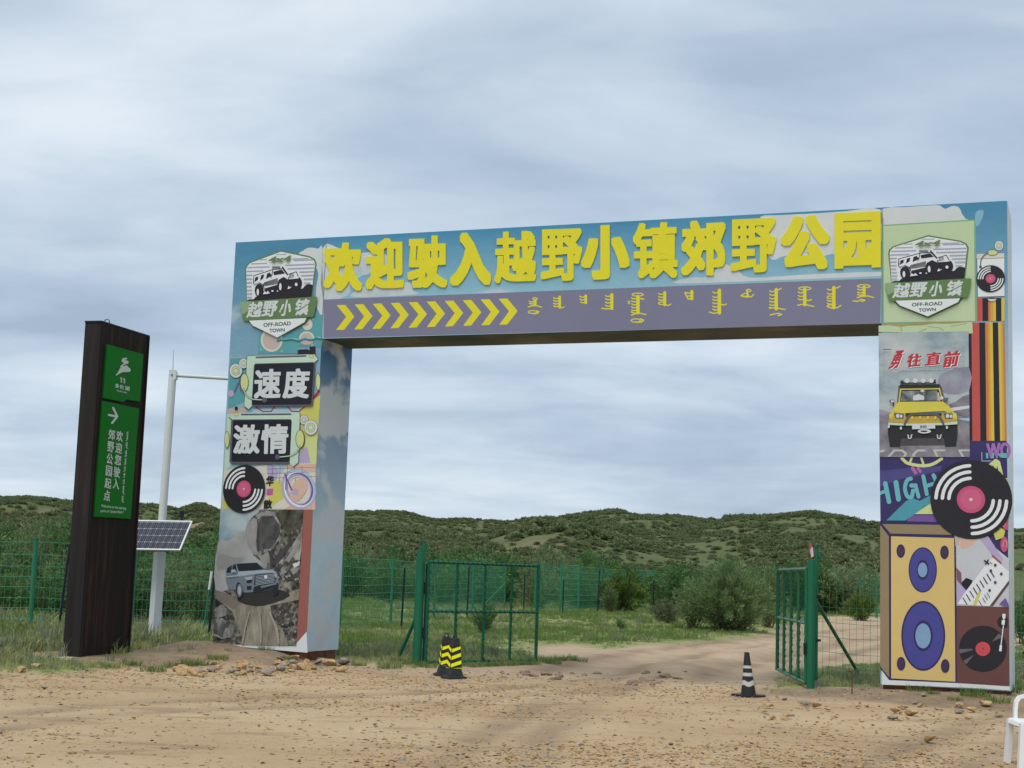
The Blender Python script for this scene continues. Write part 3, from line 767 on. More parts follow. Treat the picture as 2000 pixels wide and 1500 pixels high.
# hillside scrub
scr = [shrub_meshes('hill_scrub', 100 + i, 0.9, 0.75, 26, 14, 0.26, 0.075, 0.8, LEAF['scrub'], trunks=False)[0] for i in range(3)] + \
      [shrub_meshes('hill_scrub', 110 + i, 0.8, 0.6, 22, 14, 0.24, 0.07, 0.8, LEAF['grey'], trunks=False)[0] for i in range(1)]
n = 52000; y = 93 + (RG.random(n) ** 0.9) * 150; az = RG.uniform(-0.42, 0.42, n); x = az * y
hs = hill_sand(x, y); k = (RG.random(n) > hs * 0.93) & (fbm(x / 6, y / 6, 71, 4) + RG.normal(0, .1, n) > -0.03); x, y = x[k], y[k]; n = len(x)
s = RG.uniform(0.30, 0.75, n) * (0.45 + 1.0 * vnoise(x / 8, y / 8, 72) ** 1.5)
tag(scatter('hill_scrub', np.stack([x, y, hill_h(x, y) - 0.05], -1), scr, rand_rot(n, 0.15), np.stack([s * 1.2, s * 1.2, s], -1), np.where(vnoise(x / 14, y / 14, 73) > .6, 3, RG.integers(0, 3, n))),
    'dark low scrub covering the sand hills', 'scrub', None, 'stuff')

# shrubs: each one a thing
def shrub(proto, name, label, cat, x, y, sc, group=None, rz=None, sz=None):
    t = thing(name, label, cat, (x, y, zat(x, y) - 0.03), group); t.rotation_euler.z = random.uniform(0, 6.28) if rz is None else rz
    t.scale = (sc, sc, sz or sc)
    f = bpy.data.objects.new('foliage', proto[0]); COL.objects.link(f); f.parent = t
    if proto[1]: s_ = bpy.data.objects.new('stems', proto[1]); COL.objects.link(s_); s_.parent = t
    return t
def shrub_px(proto, r0, h0, name, label, cat, px, py, hpx, wpx, group=None):
    p = gp(px, py); Y = p.y; h = hpx * Y / FPX; r = wpx * Y / FPX / 2
    return shrub(proto, name, label, cat, p.x, p.y, r / r0, group, None, h / h0)
P_big = shrub_meshes('willow_bush', 1, 2.0, 2.3, 240, 80, 0.16, 0.015, 0.85, LEAF['sage'], 0.40)
P_wil = [shrub_meshes('willow', 2 + i, 1.2, 2.2, 70, 56, 0.15, 0.019, 0.55, LEAF['willow'], 0.3) for i in range(2)]
P_drk = [shrub_meshes('dark_shrub', 6 + i, 1.2, 2.2, 70, 56, 0.15, 0.024, 0.6, LEAF['dark'], 0.3) for i in range(3)]
P_brt = shrub_meshes('bright_shrub', 12, 1.2, 1.4, 90, 56, 0.15, 0.022, 0.9, LEAF['bright'], 0.35)
P_gry = [shrub_meshes('grey_shrub', 14 + i, 1.2, 1.6, 80, 50, 0.15, 0.020, 0.8, LEAF['grey'], 0.3) for i in range(2)]
P_sml = shrub_meshes('small_shrub', 20, 0.5, 0.8, 50, 30, 0.10, 0.012, 0.6, LEAF['dark'], 0.3)
P_upr = shrub_meshes('upright_shrub', 21, 0.35, 0.9, 50, 34, 0.11, 0.012, 0.25, LEAF['willow'], 0.1)

shrub_px(P_big, 2.0, 2.3, 'willow_bush', 'largest silvery green willow bush spreading beside the sandy track', 'bush', 1425, 1234, 142, 205)
shrub_px(P_wil[1], 1.2, 2.2, 'willow_bush', 'willow bush half hidden by the open right gate leaf', 'bush', 1500, 1226, 118, 90)
shrub_px(P_gry[0], 1.2, 1.6, 'shrub', 'low grey green shrub at the left foot of the large willow bush', 'shrub', 1302, 1218, 52, 80)
shrub_px(P_upr, 0.35, 0.9, 'shrub', 'narrow upright yellow green shrub in the field left of the large willow', 'shrub', 1190, 1198, 52, 34)
shrub_px(P_sml, 0.5, 0.8, 'shrub', 'small dark round shrub seen through the left gate leaf', 'shrub', 945, 1236, 60, 56)
shrub_px(P_brt, 1.2, 1.4, 'shrub', 'bright green rounded shrub rising behind the large willow bush', 'shrub', 1515, 1160, 84, 120)
shrub_px(P_gry[1], 1.2, 1.6, 'shrub', 'grey green shrub beyond the track behind the right gate post', 'shrub', 1652, 1196, 82, 120)
shrub_px(P_brt, 1.2, 1.4, 'shrub', 'fresh green low shrub on the far edge of the track by the right pillar', 'shrub', 1682, 1212, 58, 80)
shrub_px(P_sml, 0.5, 0.8, 'shrub', 'small green weed standing in the field grass', 'shrub', 1212, 1232, 26, 22)
shrub_px(P_drk[0], 1.2, 2.2, 'shrub', 'dark green shrub behind the fence right of the right pillar', 'shrub', 2000, 1258, 100, 90)
shrub_px(P_brt, 1.2, 1.4, 'shrub', 'pale green shrub right of the right pillar nearer the fence', 'shrub', 2030, 1290, 60, 80)
shrub_px(P_wil[0], 1.2, 2.2, 'shrub', 'pale leaning willow at the left edge of the big willow bush', 'shrub', 1352, 1230, 100, 90)
G1 = 'shrubs of the thicket behind the left fence'
cnt = 0
for Y, n, h in ((40.5, 9, 1.55), (46, 9, 2.1), (53, 9, 2.6), (62, 9, 3.1), (74, 9, 3.5)):
    for i in range(n):
        xx = -0.385 * Y + (0.385 - 0.155) * Y * (i + random.uniform(0.1, 0.9)) / n
        k = random.random(); pr = P_drk[random.randrange(3)] if k < .62 else P_wil[random.randrange(2)]
        lab = 'dark green shrub in the dense thicket behind the left fence' if k < .62 else 'lighter willow shrub in the dense thicket behind the left fence'
        hh = h * random.uniform(.8, 1.12)
        lab = lab.replace('in the dense thicket', {40.5: 'in the front row', 46: 'in the second row', 53: 'in the middle rows', 62: 'in the back rows', 74: 'in the last row'}[Y]) + (' left of the totem sign' if xx / Y < -.29 else ' beside the solar pole' if xx / Y < -.215 else ' next to the left pillar')
        shrub(pr, 'shrub', lab, 'shrub', xx, Y + random.uniform(-2, 2), hh / 2.2 * random.uniform(0.9, 1.25), G1, None, hh / 2.2)
G2 = 'shrubs of the belt between the back fence and the hills'
for Y, n, h in ((76, 12, 2.0), (84, 14, 2.3), (94, 16, 2.6), (104, 16, 2.9)):
    for i in range(n):
        xx = -0.13 * Y + (0.27 + 0.13) * Y * (i + random.uniform(0.1, 0.9)) / n
        if xx / Y > 0.15 and Y < 80: continue
        k = random.random()
        if k < .40: pr, lab = P_drk[random.randrange(3)], 'dark green shrub in the belt below the hills'
        elif k < .62: pr, lab = P_wil[random.randrange(2)], 'pale willow shrub in the belt below the hills'
        elif k < .85: pr, lab = P_gry[random.randrange(2)], 'grey green shrub in the belt below the hills'
        else: pr, lab = P_brt, 'bright green shrub in the belt below the hills'
        lab = ({76: 'nearest ', 84: 'near ', 94: 'far ', 104: 'farthest '}[Y]) + lab + (' behind the left gate leaf' if xx / Y < .02 else ' left of the large willow bush' if xx / Y < .10 else ' above the large willow bush' if xx / Y < .19 else ' by the right gate and pillar')
        h0 = 2.2 if pr in P_drk or pr in P_wil else 1.6 if pr in P_gry else 1.4
        hh = h * random.uniform(.8, 1.35)
        shrub(pr, 'shrub', lab, 'shrub', xx, Y + random.uniform(-3, 3), hh / 2.2 * random.uniform(1.0, 1.5), G2, None, hh / h0)

# ================================================================== THE ARCH
WHITEV = mat('white_vinyl', (0.66, 0.69, 0.70), 0.45, 0.06, 2.0, 0.15, 3)
SKY_L = sky_print('sky_print_left', (0.070, 0.235, 0.385), (0.36, 0.52, 0.57), 3.0, 7.5, (0.60, 0.63, 0.65), 0.40, (2.2, 0, 0.4), 0.5)
SKY_B = sky_print('sky_print_beam', (0.055, 0.24, 0.42), (0.30, 0.52, 0.62), 6.3, 7.7, (0.58, 0.61, 0.63), 0.43, (0.35, 1.3, 2.0), 0.42)
SKY_R = sky_print('sky_print_right', (0.060, 0.235, 0.40), (0.36, 0.52, 0.62), 4.0, 7.7, (0.60, 0.62, 0.63), 0.36, (4.3, 0, 1.0), 0.5)
SKY_I = sky_print('sky_print_inner', (0.022, 0.125, 0.30), (0.50, 0.62, 0.70), 2.2, 5.6, (0.56, 0.60, 0.64), 0.53, (1.0, 3.1, 5.5), 0.85)
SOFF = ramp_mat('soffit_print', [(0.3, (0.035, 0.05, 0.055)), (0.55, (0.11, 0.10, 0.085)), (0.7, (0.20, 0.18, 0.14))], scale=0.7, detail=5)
RUST = ramp_mat('rusty_steel', [(0.3, (0.06, 0.026, 0.014)), (0.55, (0.16, 0.065, 0.028)), (0.75, (0.28, 0.13, 0.06))], scale=5, detail=7, bump=0.3)
arch = thing('entrance_arch', 'large welcome arch wrapped in sky print with yellow lettering over the track', 'arch', tuple(ARCH_O + AU * AW / 2))
FR = Plane(ARCH_O, AU, -AN)
def apt(s, d, z): return ARCH_O + AU * s + AN * d + Vector((0, 0, z))
def abox(mb, s0, s1, d0, d1, z0, z1, mats):
    """box on the arch axes; mats: front, left side, right side, back, top, bottom"""
    P = [apt(s, d, z) for z in (z0, z1) for d in (d0, d1) for s in (s0, s1)]
    for f, m in zip([(0, 1, 5, 4), (2, 0, 4, 6), (1, 3, 7, 5), (3, 2, 6, 7), (4, 5, 7, 6), (0, 2, 3, 1)], mats): mb.faces(P, [f], m)
mb = MB(); abox(mb, 0, AWL, 0, ADP, AZB, AZT, (SKY_L, WHITEV, SKY_I, SKY_L, WHITEV, WHITEV)); pl_ = mb.build('pillar', arch)
mb = MB(); abox(mb, AW - AWR, AW, 0, ADP, AZB, AZT, (SKY_R, SKY_I, WHITEV, SKY_R, WHITEV, WHITEV)); pr_ = mb.build('pillar', arch)
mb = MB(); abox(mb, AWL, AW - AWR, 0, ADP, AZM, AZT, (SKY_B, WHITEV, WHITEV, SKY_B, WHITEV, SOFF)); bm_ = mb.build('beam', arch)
for s0, s1 in ((0.06, AWL - 0.04), (AW - AWR + 0.03, AW - 0.05)):
    mb = MB(); abox(mb, s0, s1, 0.05, ADP - .03, -0.12, AZB, (RUST,) * 6); mb.build('footing', arch)
# steel angle under the inner foot of the left pillar, loose bolts of folded film along the joints
SEAM = mat('dark_seam_strip', (0.16, 0.20, 0.22), 0.6)  # dark grey strip along the joints between pillars and beam
for s in (AWL, AW - AWR):
    mb = MB(); P = [FR.w(s - .006, AZM, .004), FR.w(s + .006, AZM, .004), FR.w(s + .006, AZT, .004), FR.w(s - .006, AZT, .004)]; mb.faces(P, [(0, 1, 2, 3)], SEAM); mb.build('seam', arch)
mb = MB(); rr = random.Random(3)                           # puckered fold across the left pillar at beam level
pts_t = [(s, AZM + 0.02 * rr.uniform(-1, 1)) for s in np.linspace(1.0, AWL, 12)]
for i in range(11):
    a, b = pts_t[i], pts_t[i + 1]; w = 0.014 + 0.02 * rr.random()
    mb.faces([FR.w(a[0], a[1] - w, .008), FR.w(b[0], b[1] - w, .008), FR.w(b[0], b[1], .022), FR.w(a[0], a[1], .022), FR.w(a[0], a[1] + w, .008), FR.w(b[0], b[1] + w, .008)], [(0, 1, 2, 3), (3, 2, 5, 4)], mat('teal_print', (0.10, 0.30, 0.33), 0.5))
mb.build('film_fold', arch)

C = dict(
 yel=mat('print_yellow', (0.70, 0.635, 0.022), 0.5, 0.07), pur=mat('print_slate_violet', (0.19, 0.19, 0.285), 0.5, 0.08, 1.2), blk=mat('print_black', (0.018, 0.016, 0.024), 0.5, 0.2),
 dgrn=mat('print_moss_green', (0.115, 0.205, 0.075), 0.5), wht=mat('print_white', (0.70, 0.73, 0.76), 0.5, 0.04), lav=mat('print_lavender_grey', (0.34, 0.36, 0.50), 0.5),
 grn2=mat('print_moss_light', (0.24, 0.36, 0.20), 0.5), dtext=mat('print_dark_green_text', (0.08, 0.13, 0.085), 0.5), mint=mat('print_mint', (0.48, 0.64, 0.52), 0.5, 0.06),
 ink=mat('print_ink_line', (0.05, 0.065, 0.075), 0.5), scr=mat('print_screen_black', (0.016, 0.016, 0.026), 0.4), bez=mat('print_bezel_grey', (0.10, 0.10, 0.135), 0.5),
 sil=mat('print_silver_white', (0.58, 0.62, 0.64), 0.5, 0.05), lime=mat('print_pale_lime', (0.56, 0.62, 0.26), 0.5), rose=mat('print_rose', (0.50, 0.085, 0.19), 0.5), teal=mat('print_teal', (0.10, 0.33, 0.37), 0.5),
 tan=mat('print_tan_pink', (0.50, 0.41, 0.38), 0.5), cream=mat('print_cream', (0.62, 0.60, 0.52), 0.5), lilac=mat('print_lilac', (0.42, 0.36, 0.56), 0.5), blu=mat('print_pale_blue', (0.36, 0.52, 0.66), 0.5),
 brick=mat('print_brick', (0.30, 0.105, 0.085), 0.5, 0.06), oli=mat('print_olive_yellow', (0.55, 0.54, 0.13), 0.5), violet=mat('print_violet', (0.16, 0.09, 0.30), 0.5), mag=mat('print_magenta', (0.48, 0.10, 0.36), 0.5),
 sage=mat('print_sage_board', (0.47, 0.58, 0.37), 0.5, 0.08, 1.5, 0.2, 2), sagel=mat('print_sage_line', (0.20, 0.40, 0.20), 0.5), tear=mat('torn_board_edge', (0.34, 0.30, 0.13), 0.9, 0.5, 6),
 peach=mat('print_peach', (0.62, 0.42, 0.33), 0.5), red=mat('print_red', (0.46, 0.035, 0.05), 0.5), char=mat('record_black', (0.022, 0.020, 0.026), 0.4, 0.2, 8))

# --- beam art: violet band, arrows, lettering, script
a = Art(FR)
a.poly([(632, 585), (1721, 543.5), (1719.5, 632.0), (632, 660)], C['pur']); a.build('violet_band', arch)
def c6(x, y): return (620 + x / 3.571, 400 + y / 3.571)
def c7(x, y): return (1160 + x / 3.448, 380 + y / 3.448)
YELS = C['yel']
chars = [('欢', c6(45, 270), c6(312, 262), c6(45, 605)), ('迎', c6(340, 240), c6(605, 232), c6(340, 590)), ('驶', c6(632, 222), c6(905, 214), c6(632, 582)),
         ('入', c6(930, 200), c6(1212, 190), c6(930, 566)), ('越', c6(1238, 192), c6(1526, 180), c6(1238, 548)), ('野', c6(1560, 174), c6(1848, 164), c6(1560, 536)),
         ('小', c7(-82, 214), c7(240, 200), c7(-82, 578)), ('镇', c7(265, 196), c7(565, 184), c7(265, 570)), ('郊', c7(590, 182), c7(888, 170), c7(590, 552)),
         ('野', c7(922, 170), c7(1228, 156), c7(922, 532)), ('公', c7(1260, 152), c7(1586, 136), c7(1260, 514)), ('园', c7(1622, 128), c7(1932, 114), c7(1622, 502))]
for ch, tl, tr, bl in chars:
    heavy = 0.068 if ch in '入小公' else 0.054 if ch in '欢迎园' else 0.046 if ch in '驶郊' else 0.040
    a = Art(FR, base=0.0); a.text(ch, tl, tr, bl, C['yel'], heavy, heavy * 0.72, 110, thick=0.022); a.build('letter', arch)
for i in range(10):
    x0 = c6(130 + 126 * i + 0.35 * i * i * 0, 0)[0]; dy = -4.85 * i
    P = [c6(135 + 125.5 * i, 700 + dy * 1.02), c6(195 + 125.5 * i, 698 + dy * 1.02), c6(258 + 126.5 * i, 780 + dy * 0.9), c6(186 + 126.5 * i, 872 + dy * 0.86), c6(130 + 126.5 * i, 874 + dy * 0.86), c6(200 + 126.3 * i, 782 + dy * 0.9)]
    a = Art(FR, base=0.006); a.poly(P, C['yel']); a.build('arrow', arch)
def word(f, st, top=None, w=22, teeth=(), tails=(), loops=(), extra=()):
    """one vertical script word: a stem with side teeth, tails and little loops, in pixels of an enlarged view"""
    S = []
    for x, y0, y1, ww in st: S.append(([(x, y0), (x, y1)], ww))
    for x, y in teeth: S.append(([(x, y), (x - 22, y + 3), (x - 34, y - 4)], 8))
    for P in tails: S.append((P, 8))
    for cx_, cy_, rx, ry in loops: S.append((ell(cx_, cy_, rx, ry, 13, 0, 361), 7))
    for P in extra: S.append((P, 9))
    a = Art(FR, base=0.006); a.loops([[f(*p) for p in l] for l in stroke_loops(S, 1.6)], C['yel']); a.build('script_word', arch)
word(c6, [(1518, 668, 698, 20)], teeth=[(1512, 676), (1512, 690)], tails=[[(1470, 712), (1500, 704), (1530, 704), (1564, 714)]], loops=[(1518, 656, 16, 8), (1500, 748, 30, 10)], extra=[[(1530, 740), (1545, 745), (1535, 757), (1505, 760)]])
word(c6, [(1690, 642, 716, 18)], teeth=[(1682, 652), (1682, 670), (1682, 690), (1682, 708)], tails=[[(1690, 714), (1706, 720), (1720, 712)]])
word(c6, [(1872, 634, 684, 18)], teeth=[(1864, 642), (1864, 662)], tails=[[(1872, 682), (1850, 684), (1836, 678)]])
word(c7, [(121, 674, 768, 20)], teeth=[(112, 684), (112, 706), (112, 728), (112, 750)], tails=[[(120, 768), (80, 770), (52, 766)]])
word(c7, [(297, 686, 796, 22)], teeth=[(288, 700), (288, 720), (288, 740), (288, 760), (288, 780)], tails=[[(252, 812), (285, 800), (315, 800), (352, 808)], [(252, 790), (275, 800), (297, 796)]], loops=[(295, 674, 38, 10), (282, 848, 32, 11)], extra=[[(232, 722), (240, 718)], [(232, 734), (240, 730)], [(306, 700), (336, 704)], [(315, 838), (336, 846), (320, 858), (285, 860)]])
word(c7, [(477, 660, 742, 20)], teeth=[(470, 670), (470, 690), (470, 710)], tails=[[(478, 740), (500, 748), (518, 738)]], loops=[(455, 732, 20, 9)])
word(c7, [(660, 652, 702, 20)], teeth=[(652, 662), (652, 682)], tails=[[(660, 700), (635, 704), (612, 662)]])
word(c7, [(845, 645, 796, 24)], teeth=[(835, 660), (835, 690), (835, 710), (835, 732), (835, 756), (835, 776)], tails=[[(850, 738), (876, 744), (892, 738)], [(845, 795), (805, 800), (778, 792)]])
word(c7, [(1034, 650, 680, 12)], loops=[(1042, 646, 16, 8), (1020, 676, 22, 10)], tails=[[(990, 682), (1020, 690), (1060, 688), (1076, 674)]])
word(c7, [(1228, 640, 770, 22)], teeth=[(1218, 652), (1218, 676), (1218, 700), (1218, 722), (1218, 744), (1218, 762)], tails=[[(1180, 766), (1215, 762), (1250, 768), (1288, 774)], [(1228, 645), (1246, 640), (1262, 632)], [(1186, 812), (1215, 804), (1245, 800), (1266, 808), (1240, 816)]])
word(c7, [(1420, 638, 742, 22)], teeth=[(1410, 660), (1410, 684), (1410, 706)], tails=[[(1372, 746), (1410, 738), (1440, 744), (1482, 754)], [(1430, 712), (1452, 714), (1466, 706)]], loops=[(1420, 632, 42, 10)])
word(c7, [(1616, 626, 762, 22)], teeth=[(1606, 640), (1606, 668), (1606, 716), (1606, 736)], tails=[[(1616, 630), (1640, 628), (1658, 618)], [(1570, 752), (1600, 764), (1640, 762), (1664, 746)]], loops=[(1590, 692, 20, 9), (1592, 752, 20, 9)])
word(c7, [(1820, 622, 680, 20)], teeth=[(1810, 640), (1810, 660), (1810, 676)], tails=[[(1772, 694), (1810, 684), (1850, 684), (1884, 694)], [(1745, 716), (1775, 720), (1800, 706), (1826, 712), (1800, 720)]], loops=[(1818, 617, 44, 10)])

# --- badges (the same emblem twice)
def c3(x, y): return (400 + x / 6.0, 440 + y / 6.0)
def c8(x, y): return (1690 + x / 5.358, 380 + y / 5.358)
def badge(post=None, base=0.006):
    def A(k=0):
        q = Art(FR, c3, base + k * 0.0035); q.post = post; return q
    a = A(); o = [(893, 290), (1232, 362), (1290, 395), (1312, 450), (1298, 560), (1262, 860), (1240, 1080), (1195, 1150), (862, 1336), (560, 1190), (510, 1130), (492, 900), (470, 520), (478, 478), (520, 432)]
    a.poly(o, C['dgrn'])
    cx_, cy_ = 890, 800
    a.poly([(893, 310), (1222, 378), (1275, 408), (1294, 455), (1280, 560), (1245, 850), (496, 885), (486, 520), (496, 485), (530, 445)], C['wht'])
    for i, (y, l, r) in enumerate([(345, 830, 960), (405, 640, 730), (395, 1030, 1215), (452, 540, 730), (412, 1040, 1270), (495, 500, 760), (468, 940, 1290), (540, 490, 690), (510, 970, 1285), (585, 490, 560), (548, 1110, 1290), (630, 488, 555), (590, 1130, 1280), (674, 490, 555), (632, 1160, 1280), (718, 492, 550), (678, 1165, 1240), (762, 494, 556), (804, 494, 560), (846, 496, 556)]):
        y2 = y - (r - l) * 0.035; a.poly([(l, y - 6), (r, y2 - 6), (r, y2 + 6), (l, y + 6)], C['lav'])
    b = a.build('badge', arch)
    a = A(7); blk = C['blk']
    a.poly([(500, 878), (530, 868), (575, 868), (600, 840), (680, 800), (720, 730), (860, 690), (960, 700), (985, 640), (1110, 620), (1130, 700), (1125, 742), (1150, 742), (1180, 705), (1205, 690), (1240, 692), (1268, 700), (1248, 852), (498, 884)], blk)
    a.poly(ell(640, 765, 52, 78), blk); a.poly(ell(925, 695, 74, 84), blk); a.poly(ell(1098, 680, 44, 72), blk)
    a.poly([(578, 592), (800, 520), (912, 512), (962, 578), (985, 560), (1075, 545), (1104, 600), (1104, 628), (985, 640), (925, 605), (870, 640), (850, 700), (700, 742), (680, 690), (640, 672), (590, 690)], C['wht'])
    a.lines([([(580, 592), (800, 520), (914, 511), (970, 582), (1075, 545), (1098, 600)], 9), ([(578, 592), (574, 680), (592, 700)], 7), ([(914, 493), (980, 590)], 16), ([(980, 585), (985, 640), (1104, 628)], 9), ([(640, 672), (690, 700), (700, 742)], 8), ([(800, 525), (790, 590)], 8)], blk, 2.5)
    for P in ([(596, 612), (632, 600), (626, 640), (586, 668)], [(664, 588), (700, 576), (690, 622), (652, 650)], [(734, 566), (774, 554), (766, 606), (722, 630)], [(806, 546), (906, 520), (944, 566), (815, 586)]): a.poly(P, blk)
    for k in range(6): a.poly([(700 - k * 6, 690 + k * 9 - 20), (860, 640 + k * 12 - 20), (860, 644 + k * 12 - 18), (700 - k * 6, 693 + k * 9 - 18)], blk)
    for k in range(3): a.poly([(990, 580 + k * 16), (1050, 566 + k * 17), (1050, 571 + k * 17), (990, 586 + k * 16)], blk)
    a.lines([(ell(806 + 24 * k, 496, 8, 12, 13, 0, 361), 7) for k in range(4)], blk, 2.0)
    for P in (ell(628, 785, 14, 40, 14), ell(892, 722, 15, 42, 14), ell(1078, 696, 16, 20, 14), [(690, 812), (705, 772), (730, 790), (745, 770), (772, 800)], [(975, 752), (990, 712), (1005, 728), (1028, 722), (1000, 745)], [(850, 780), (860, 762), (872, 778)], ell(800, 772, 14, 10, 10)): a.poly(P, C['wht'])
    a.poly([(980, 585), (1000, 578), (990, 615), (975, 605)], C['wht']); a.poly(ell(778, 590, 12, 16, 12), blk)
    x_ = a.build('car_picture', b)
    a = A(30); a.poly([(425, 912), (440, 900), (1305, 838), (1330, 848), (1328, 870), (1290, 1060), (1270, 1078), (480, 1125), (458, 1112)], C['dgrn'])
    a.poly([(425, 912), (440, 900), (560, 892), (520, 1010), (452, 1050)], C['grn2']); a.build('banner', b)
    for ch, x0, x1 in (('越', 505, 690), ('野', 680, 868), ('小', 880, 1035), ('镇', 1060, 1240)):
        dy = -(x0 - 500) * 0.062
        a = A(33); a.text(ch, (x0 + 28, 905 + dy), (x1 + 10, 897 + dy), (x0 - 8, 1088 + dy * .75), C['sil'], 0.032, 0.028, 80); a.build('lettering', b)
    a = A(33)
    for P in ([(540, 1030), (665, 960), (672, 966), (545, 1040)], [(890, 1010), (930, 980), (934, 986), (892, 1018)], [(1075, 1010), (1230, 920), (1236, 928), (1080, 1020)]): a.poly(P, C['dgrn'])
    a.build('scratch_marks', b)
    a = A(35); a.poly([(530, 1122), (1205, 1090), (1180, 1140), (862, 1318), (575, 1180)], C['wht'])
    a.text('OFF-ROAD', (700, 1150), (1020, 1130), (700, 1196), C['dtext'], 0.022, 0.022, 70); a.text('TOWN', (770, 1218), (950, 1208), (770, 1262), C['dtext'], 0.022, 0.022, 70); a.build('lettering', b)
    a = A(25); a.text('4x4', (772, 372), (1036, 355), (740, 444), C['dgrn'], 0.035, 0.03, 80); a.build('lettering', b)
    return b
badge()
# affine on the wall plane that carries the left emblem onto the right one
src = np.array([FR.px(*c3(*p)) for p in ((893, 290), (470, 500), (1310, 445), (860, 1335))]); dst = np.array([FR.px(*c8(*p)) for p in ((657, 413), (240, 605), (1083, 560), (655, 1291))])
Af, *_ = np.linalg.lstsq(np.hstack([src, np.ones((4, 1))]), dst, rcond=None)

# right head board of the second badge
a = Art(FR, c8, 0.004); a.poly([(173, 318), (1153, 260), (1168, 1330), (183, 1346)], C['sagel']); a.poly([(190, 330), (1138, 275), (1148, 1324), (196, 1338)], C['sage']); a.build('badge_board', arch)
badge(lambda q: tuple(np.array([q[0], q[1], 1.0]) @ Af), 0.012)
a = Art(FR, c8, 0.016)
a.poly([(140, 1372), (1118, 1330), (1126, 1452), (1080, 1455), (140, 1440)], C['sage']); a.poly([(185, 1346), (400, 1352), (700, 1332), (980, 1326), (1110, 1322), (1118, 1332), (900, 1352), (720, 1350), (600, 1368), (450, 1372), (380, 1386), (190, 1362)], C['tear'])
a.lines([([(370, 1390), (382, 1430)], 8), ([(660, 1382), (780, 1396), (820, 1420)], 6), ([(900, 1380), (1060, 1350)], 6), ([(560, 1440), (640, 1405)], 6)], C['tear'], 2.0); a.build('torn_edge', arch)

# printed clouds
CLD = ramp_mat('print_cloud', [(0.30, (0.40, 0.50, 0.56)), (0.45, (0.54, 0.585, 0.615)), (0.7, (0.62, 0.645, 0.66))], scale=1.1, detail=6)
a = Art(FR, c3, 0.0012); a.poly([(1380, 262), (1330, 274), (1262, 262), (1200, 268), (1150, 300), (1100, 335), (1150, 420), (1250, 420), (1330, 560), (1310, 700), (1300, 900), (1330, 1000), (1378, 1046), (1390, 700)], CLD, 3); a.build('cloud_picture', arch)
a = Art(FR, c6, 0.0012); a.poly([(40, 300), (120, 290), (200, 330), (300, 335), (400, 330), (480, 350), (500, 430), (420, 440), (360, 480), (300, 500), (230, 560), (210, 630), (38, 652)], CLD, 3); a.poly([(250, 645), (290, 590), (380, 560), (500, 570), (600, 540), (650, 550), (665, 600), (690, 626)], CLD, 3); a.build('cloud_picture', arch)
a = Art(FR, c7, 0.0012); a.poly([(1120, 150), (1260, 138), (1500, 126), (1700, 112), (1930, 102), (1930, 340), (1800, 420), (1600, 400), (1480, 440), (1300, 410), (1200, 440), (1150, 330), (1190, 240)], CLD, 3); a.poly([(560, 600), (640, 560), (780, 550), (860, 470), (960, 500), (1050, 560), (1400, 540), (1930, 520), (1930, 548), (1200, 578)], CLD, 3); a.build('cloud_picture', arch)
a = Art(FR, c8, 0.0012); a.poly([(178, 150), (400, 132), (740, 110), (800, 128), (840, 150), (900, 122), (965, 124), (1000, 165), (1010, 200), (1045, 250), (1000, 275), (178, 318)], CLD, 2); a.poly([(1150, 200), (1210, 160), (1240, 190), (1200, 300), (1160, 330)], mat('print_cloud_thin', (0.22, 0.42, 0.54), 0.5, 0.15, 3), 3); a.build('cloud_picture', arch)

# --- left pillar pictures
def c4(x, y): return (410 + x / 5.0, 660 + y / 5.0)
def c5(x, y): return (400 + x / 4.1667, 960 + y / 4.1667)
a = Art(FR, c3, 0.003)                                       # boom box behind the badge
a.poly([(1085, 1065), (1378, 1048), (1375, 1330), (1085, 1345)], C['teal'])
a.poly(ell(1200, 1160, 62, 68), C['cream']); a.poly(ell(1200, 1160, 18, 20), C['tan']); a.poly(ell(1195, 1320, 88, 76), C['cream']); a.poly(ell(1195, 1320, 68, 58), C['tan'])
a.poly([(636, 1262), (1085, 1240), (1085, 1500), (622, 1500)], C['teal']); a.poly([(1085, 1345), (1372, 1330), (1368, 1430), (1085, 1420)], C['teal'])
a.poly(ell(785, 1345, 128, 138), C['cream']); a.poly(ell(785, 1345, 105, 112), C['tan']); a.poly(ell(1195, 1352, 80, 50), C['tan'])
for x, y in ((660, 1455), (903, 1475), (1275, 1105), (1262, 1405)): a.poly(ell(x, y, 12, 13, 14), C['cream']); a.poly(ell(x, y, 6, 7, 10), C['ink'])
a.text('al', (1090, 1430), (1300, 1420), (1090, 1530), C['blk'], 0.06, 0.05, 60); a.build('boombox_picture', arch)

bgd = Art(FR, c4, 0.003)                                   # collage behind the screens
bgd.poly([(200, 200), (480, 190), (470, 560), (175, 700)], C['teal'], 0); bgd.poly([(178, 690), (360, 680), (340, 740), (168, 745)], C['tan'])
bgd.poly([(168, 745), (215, 740), (215, 1240), (142, 1300)], C['mint']); bgd.poly([(1078, 560), (1070, 700), (900, 740), (860, 700)], C['oli'])
bgd.poly([(880, 720), (1068, 700), (1050, 1010), (900, 1000)], C['oli']); bgd.poly([(870, 990), (1050, 960), (1040, 1240), (860, 1260)], C['lime']); bgd.poly([(860, 1130), (950, 1060), (990, 1240), (860, 1260)], C['lilac'])
bgd.poly([(420, 700), (880, 690), (880, 735), (420, 740)], C['blu'])
bgd.lines([([(450, 676), (520, 720), (600, 718), (630, 672)], 12), ([(765, 680), (800, 716), (870, 720), (935, 665)], 12), ([(1065, 525), (1010, 590)], 26)], mat('print_crimson', (0.36, 0.03, 0.07), 0.4), 3)
bgd.lines([([(240, 530), (300, 400)], 16), ([(290, 400), (300, 520)], 9)], C['violet'], 3); bgd.poly(ell(208, 545, 30, 33), C['lilac'])
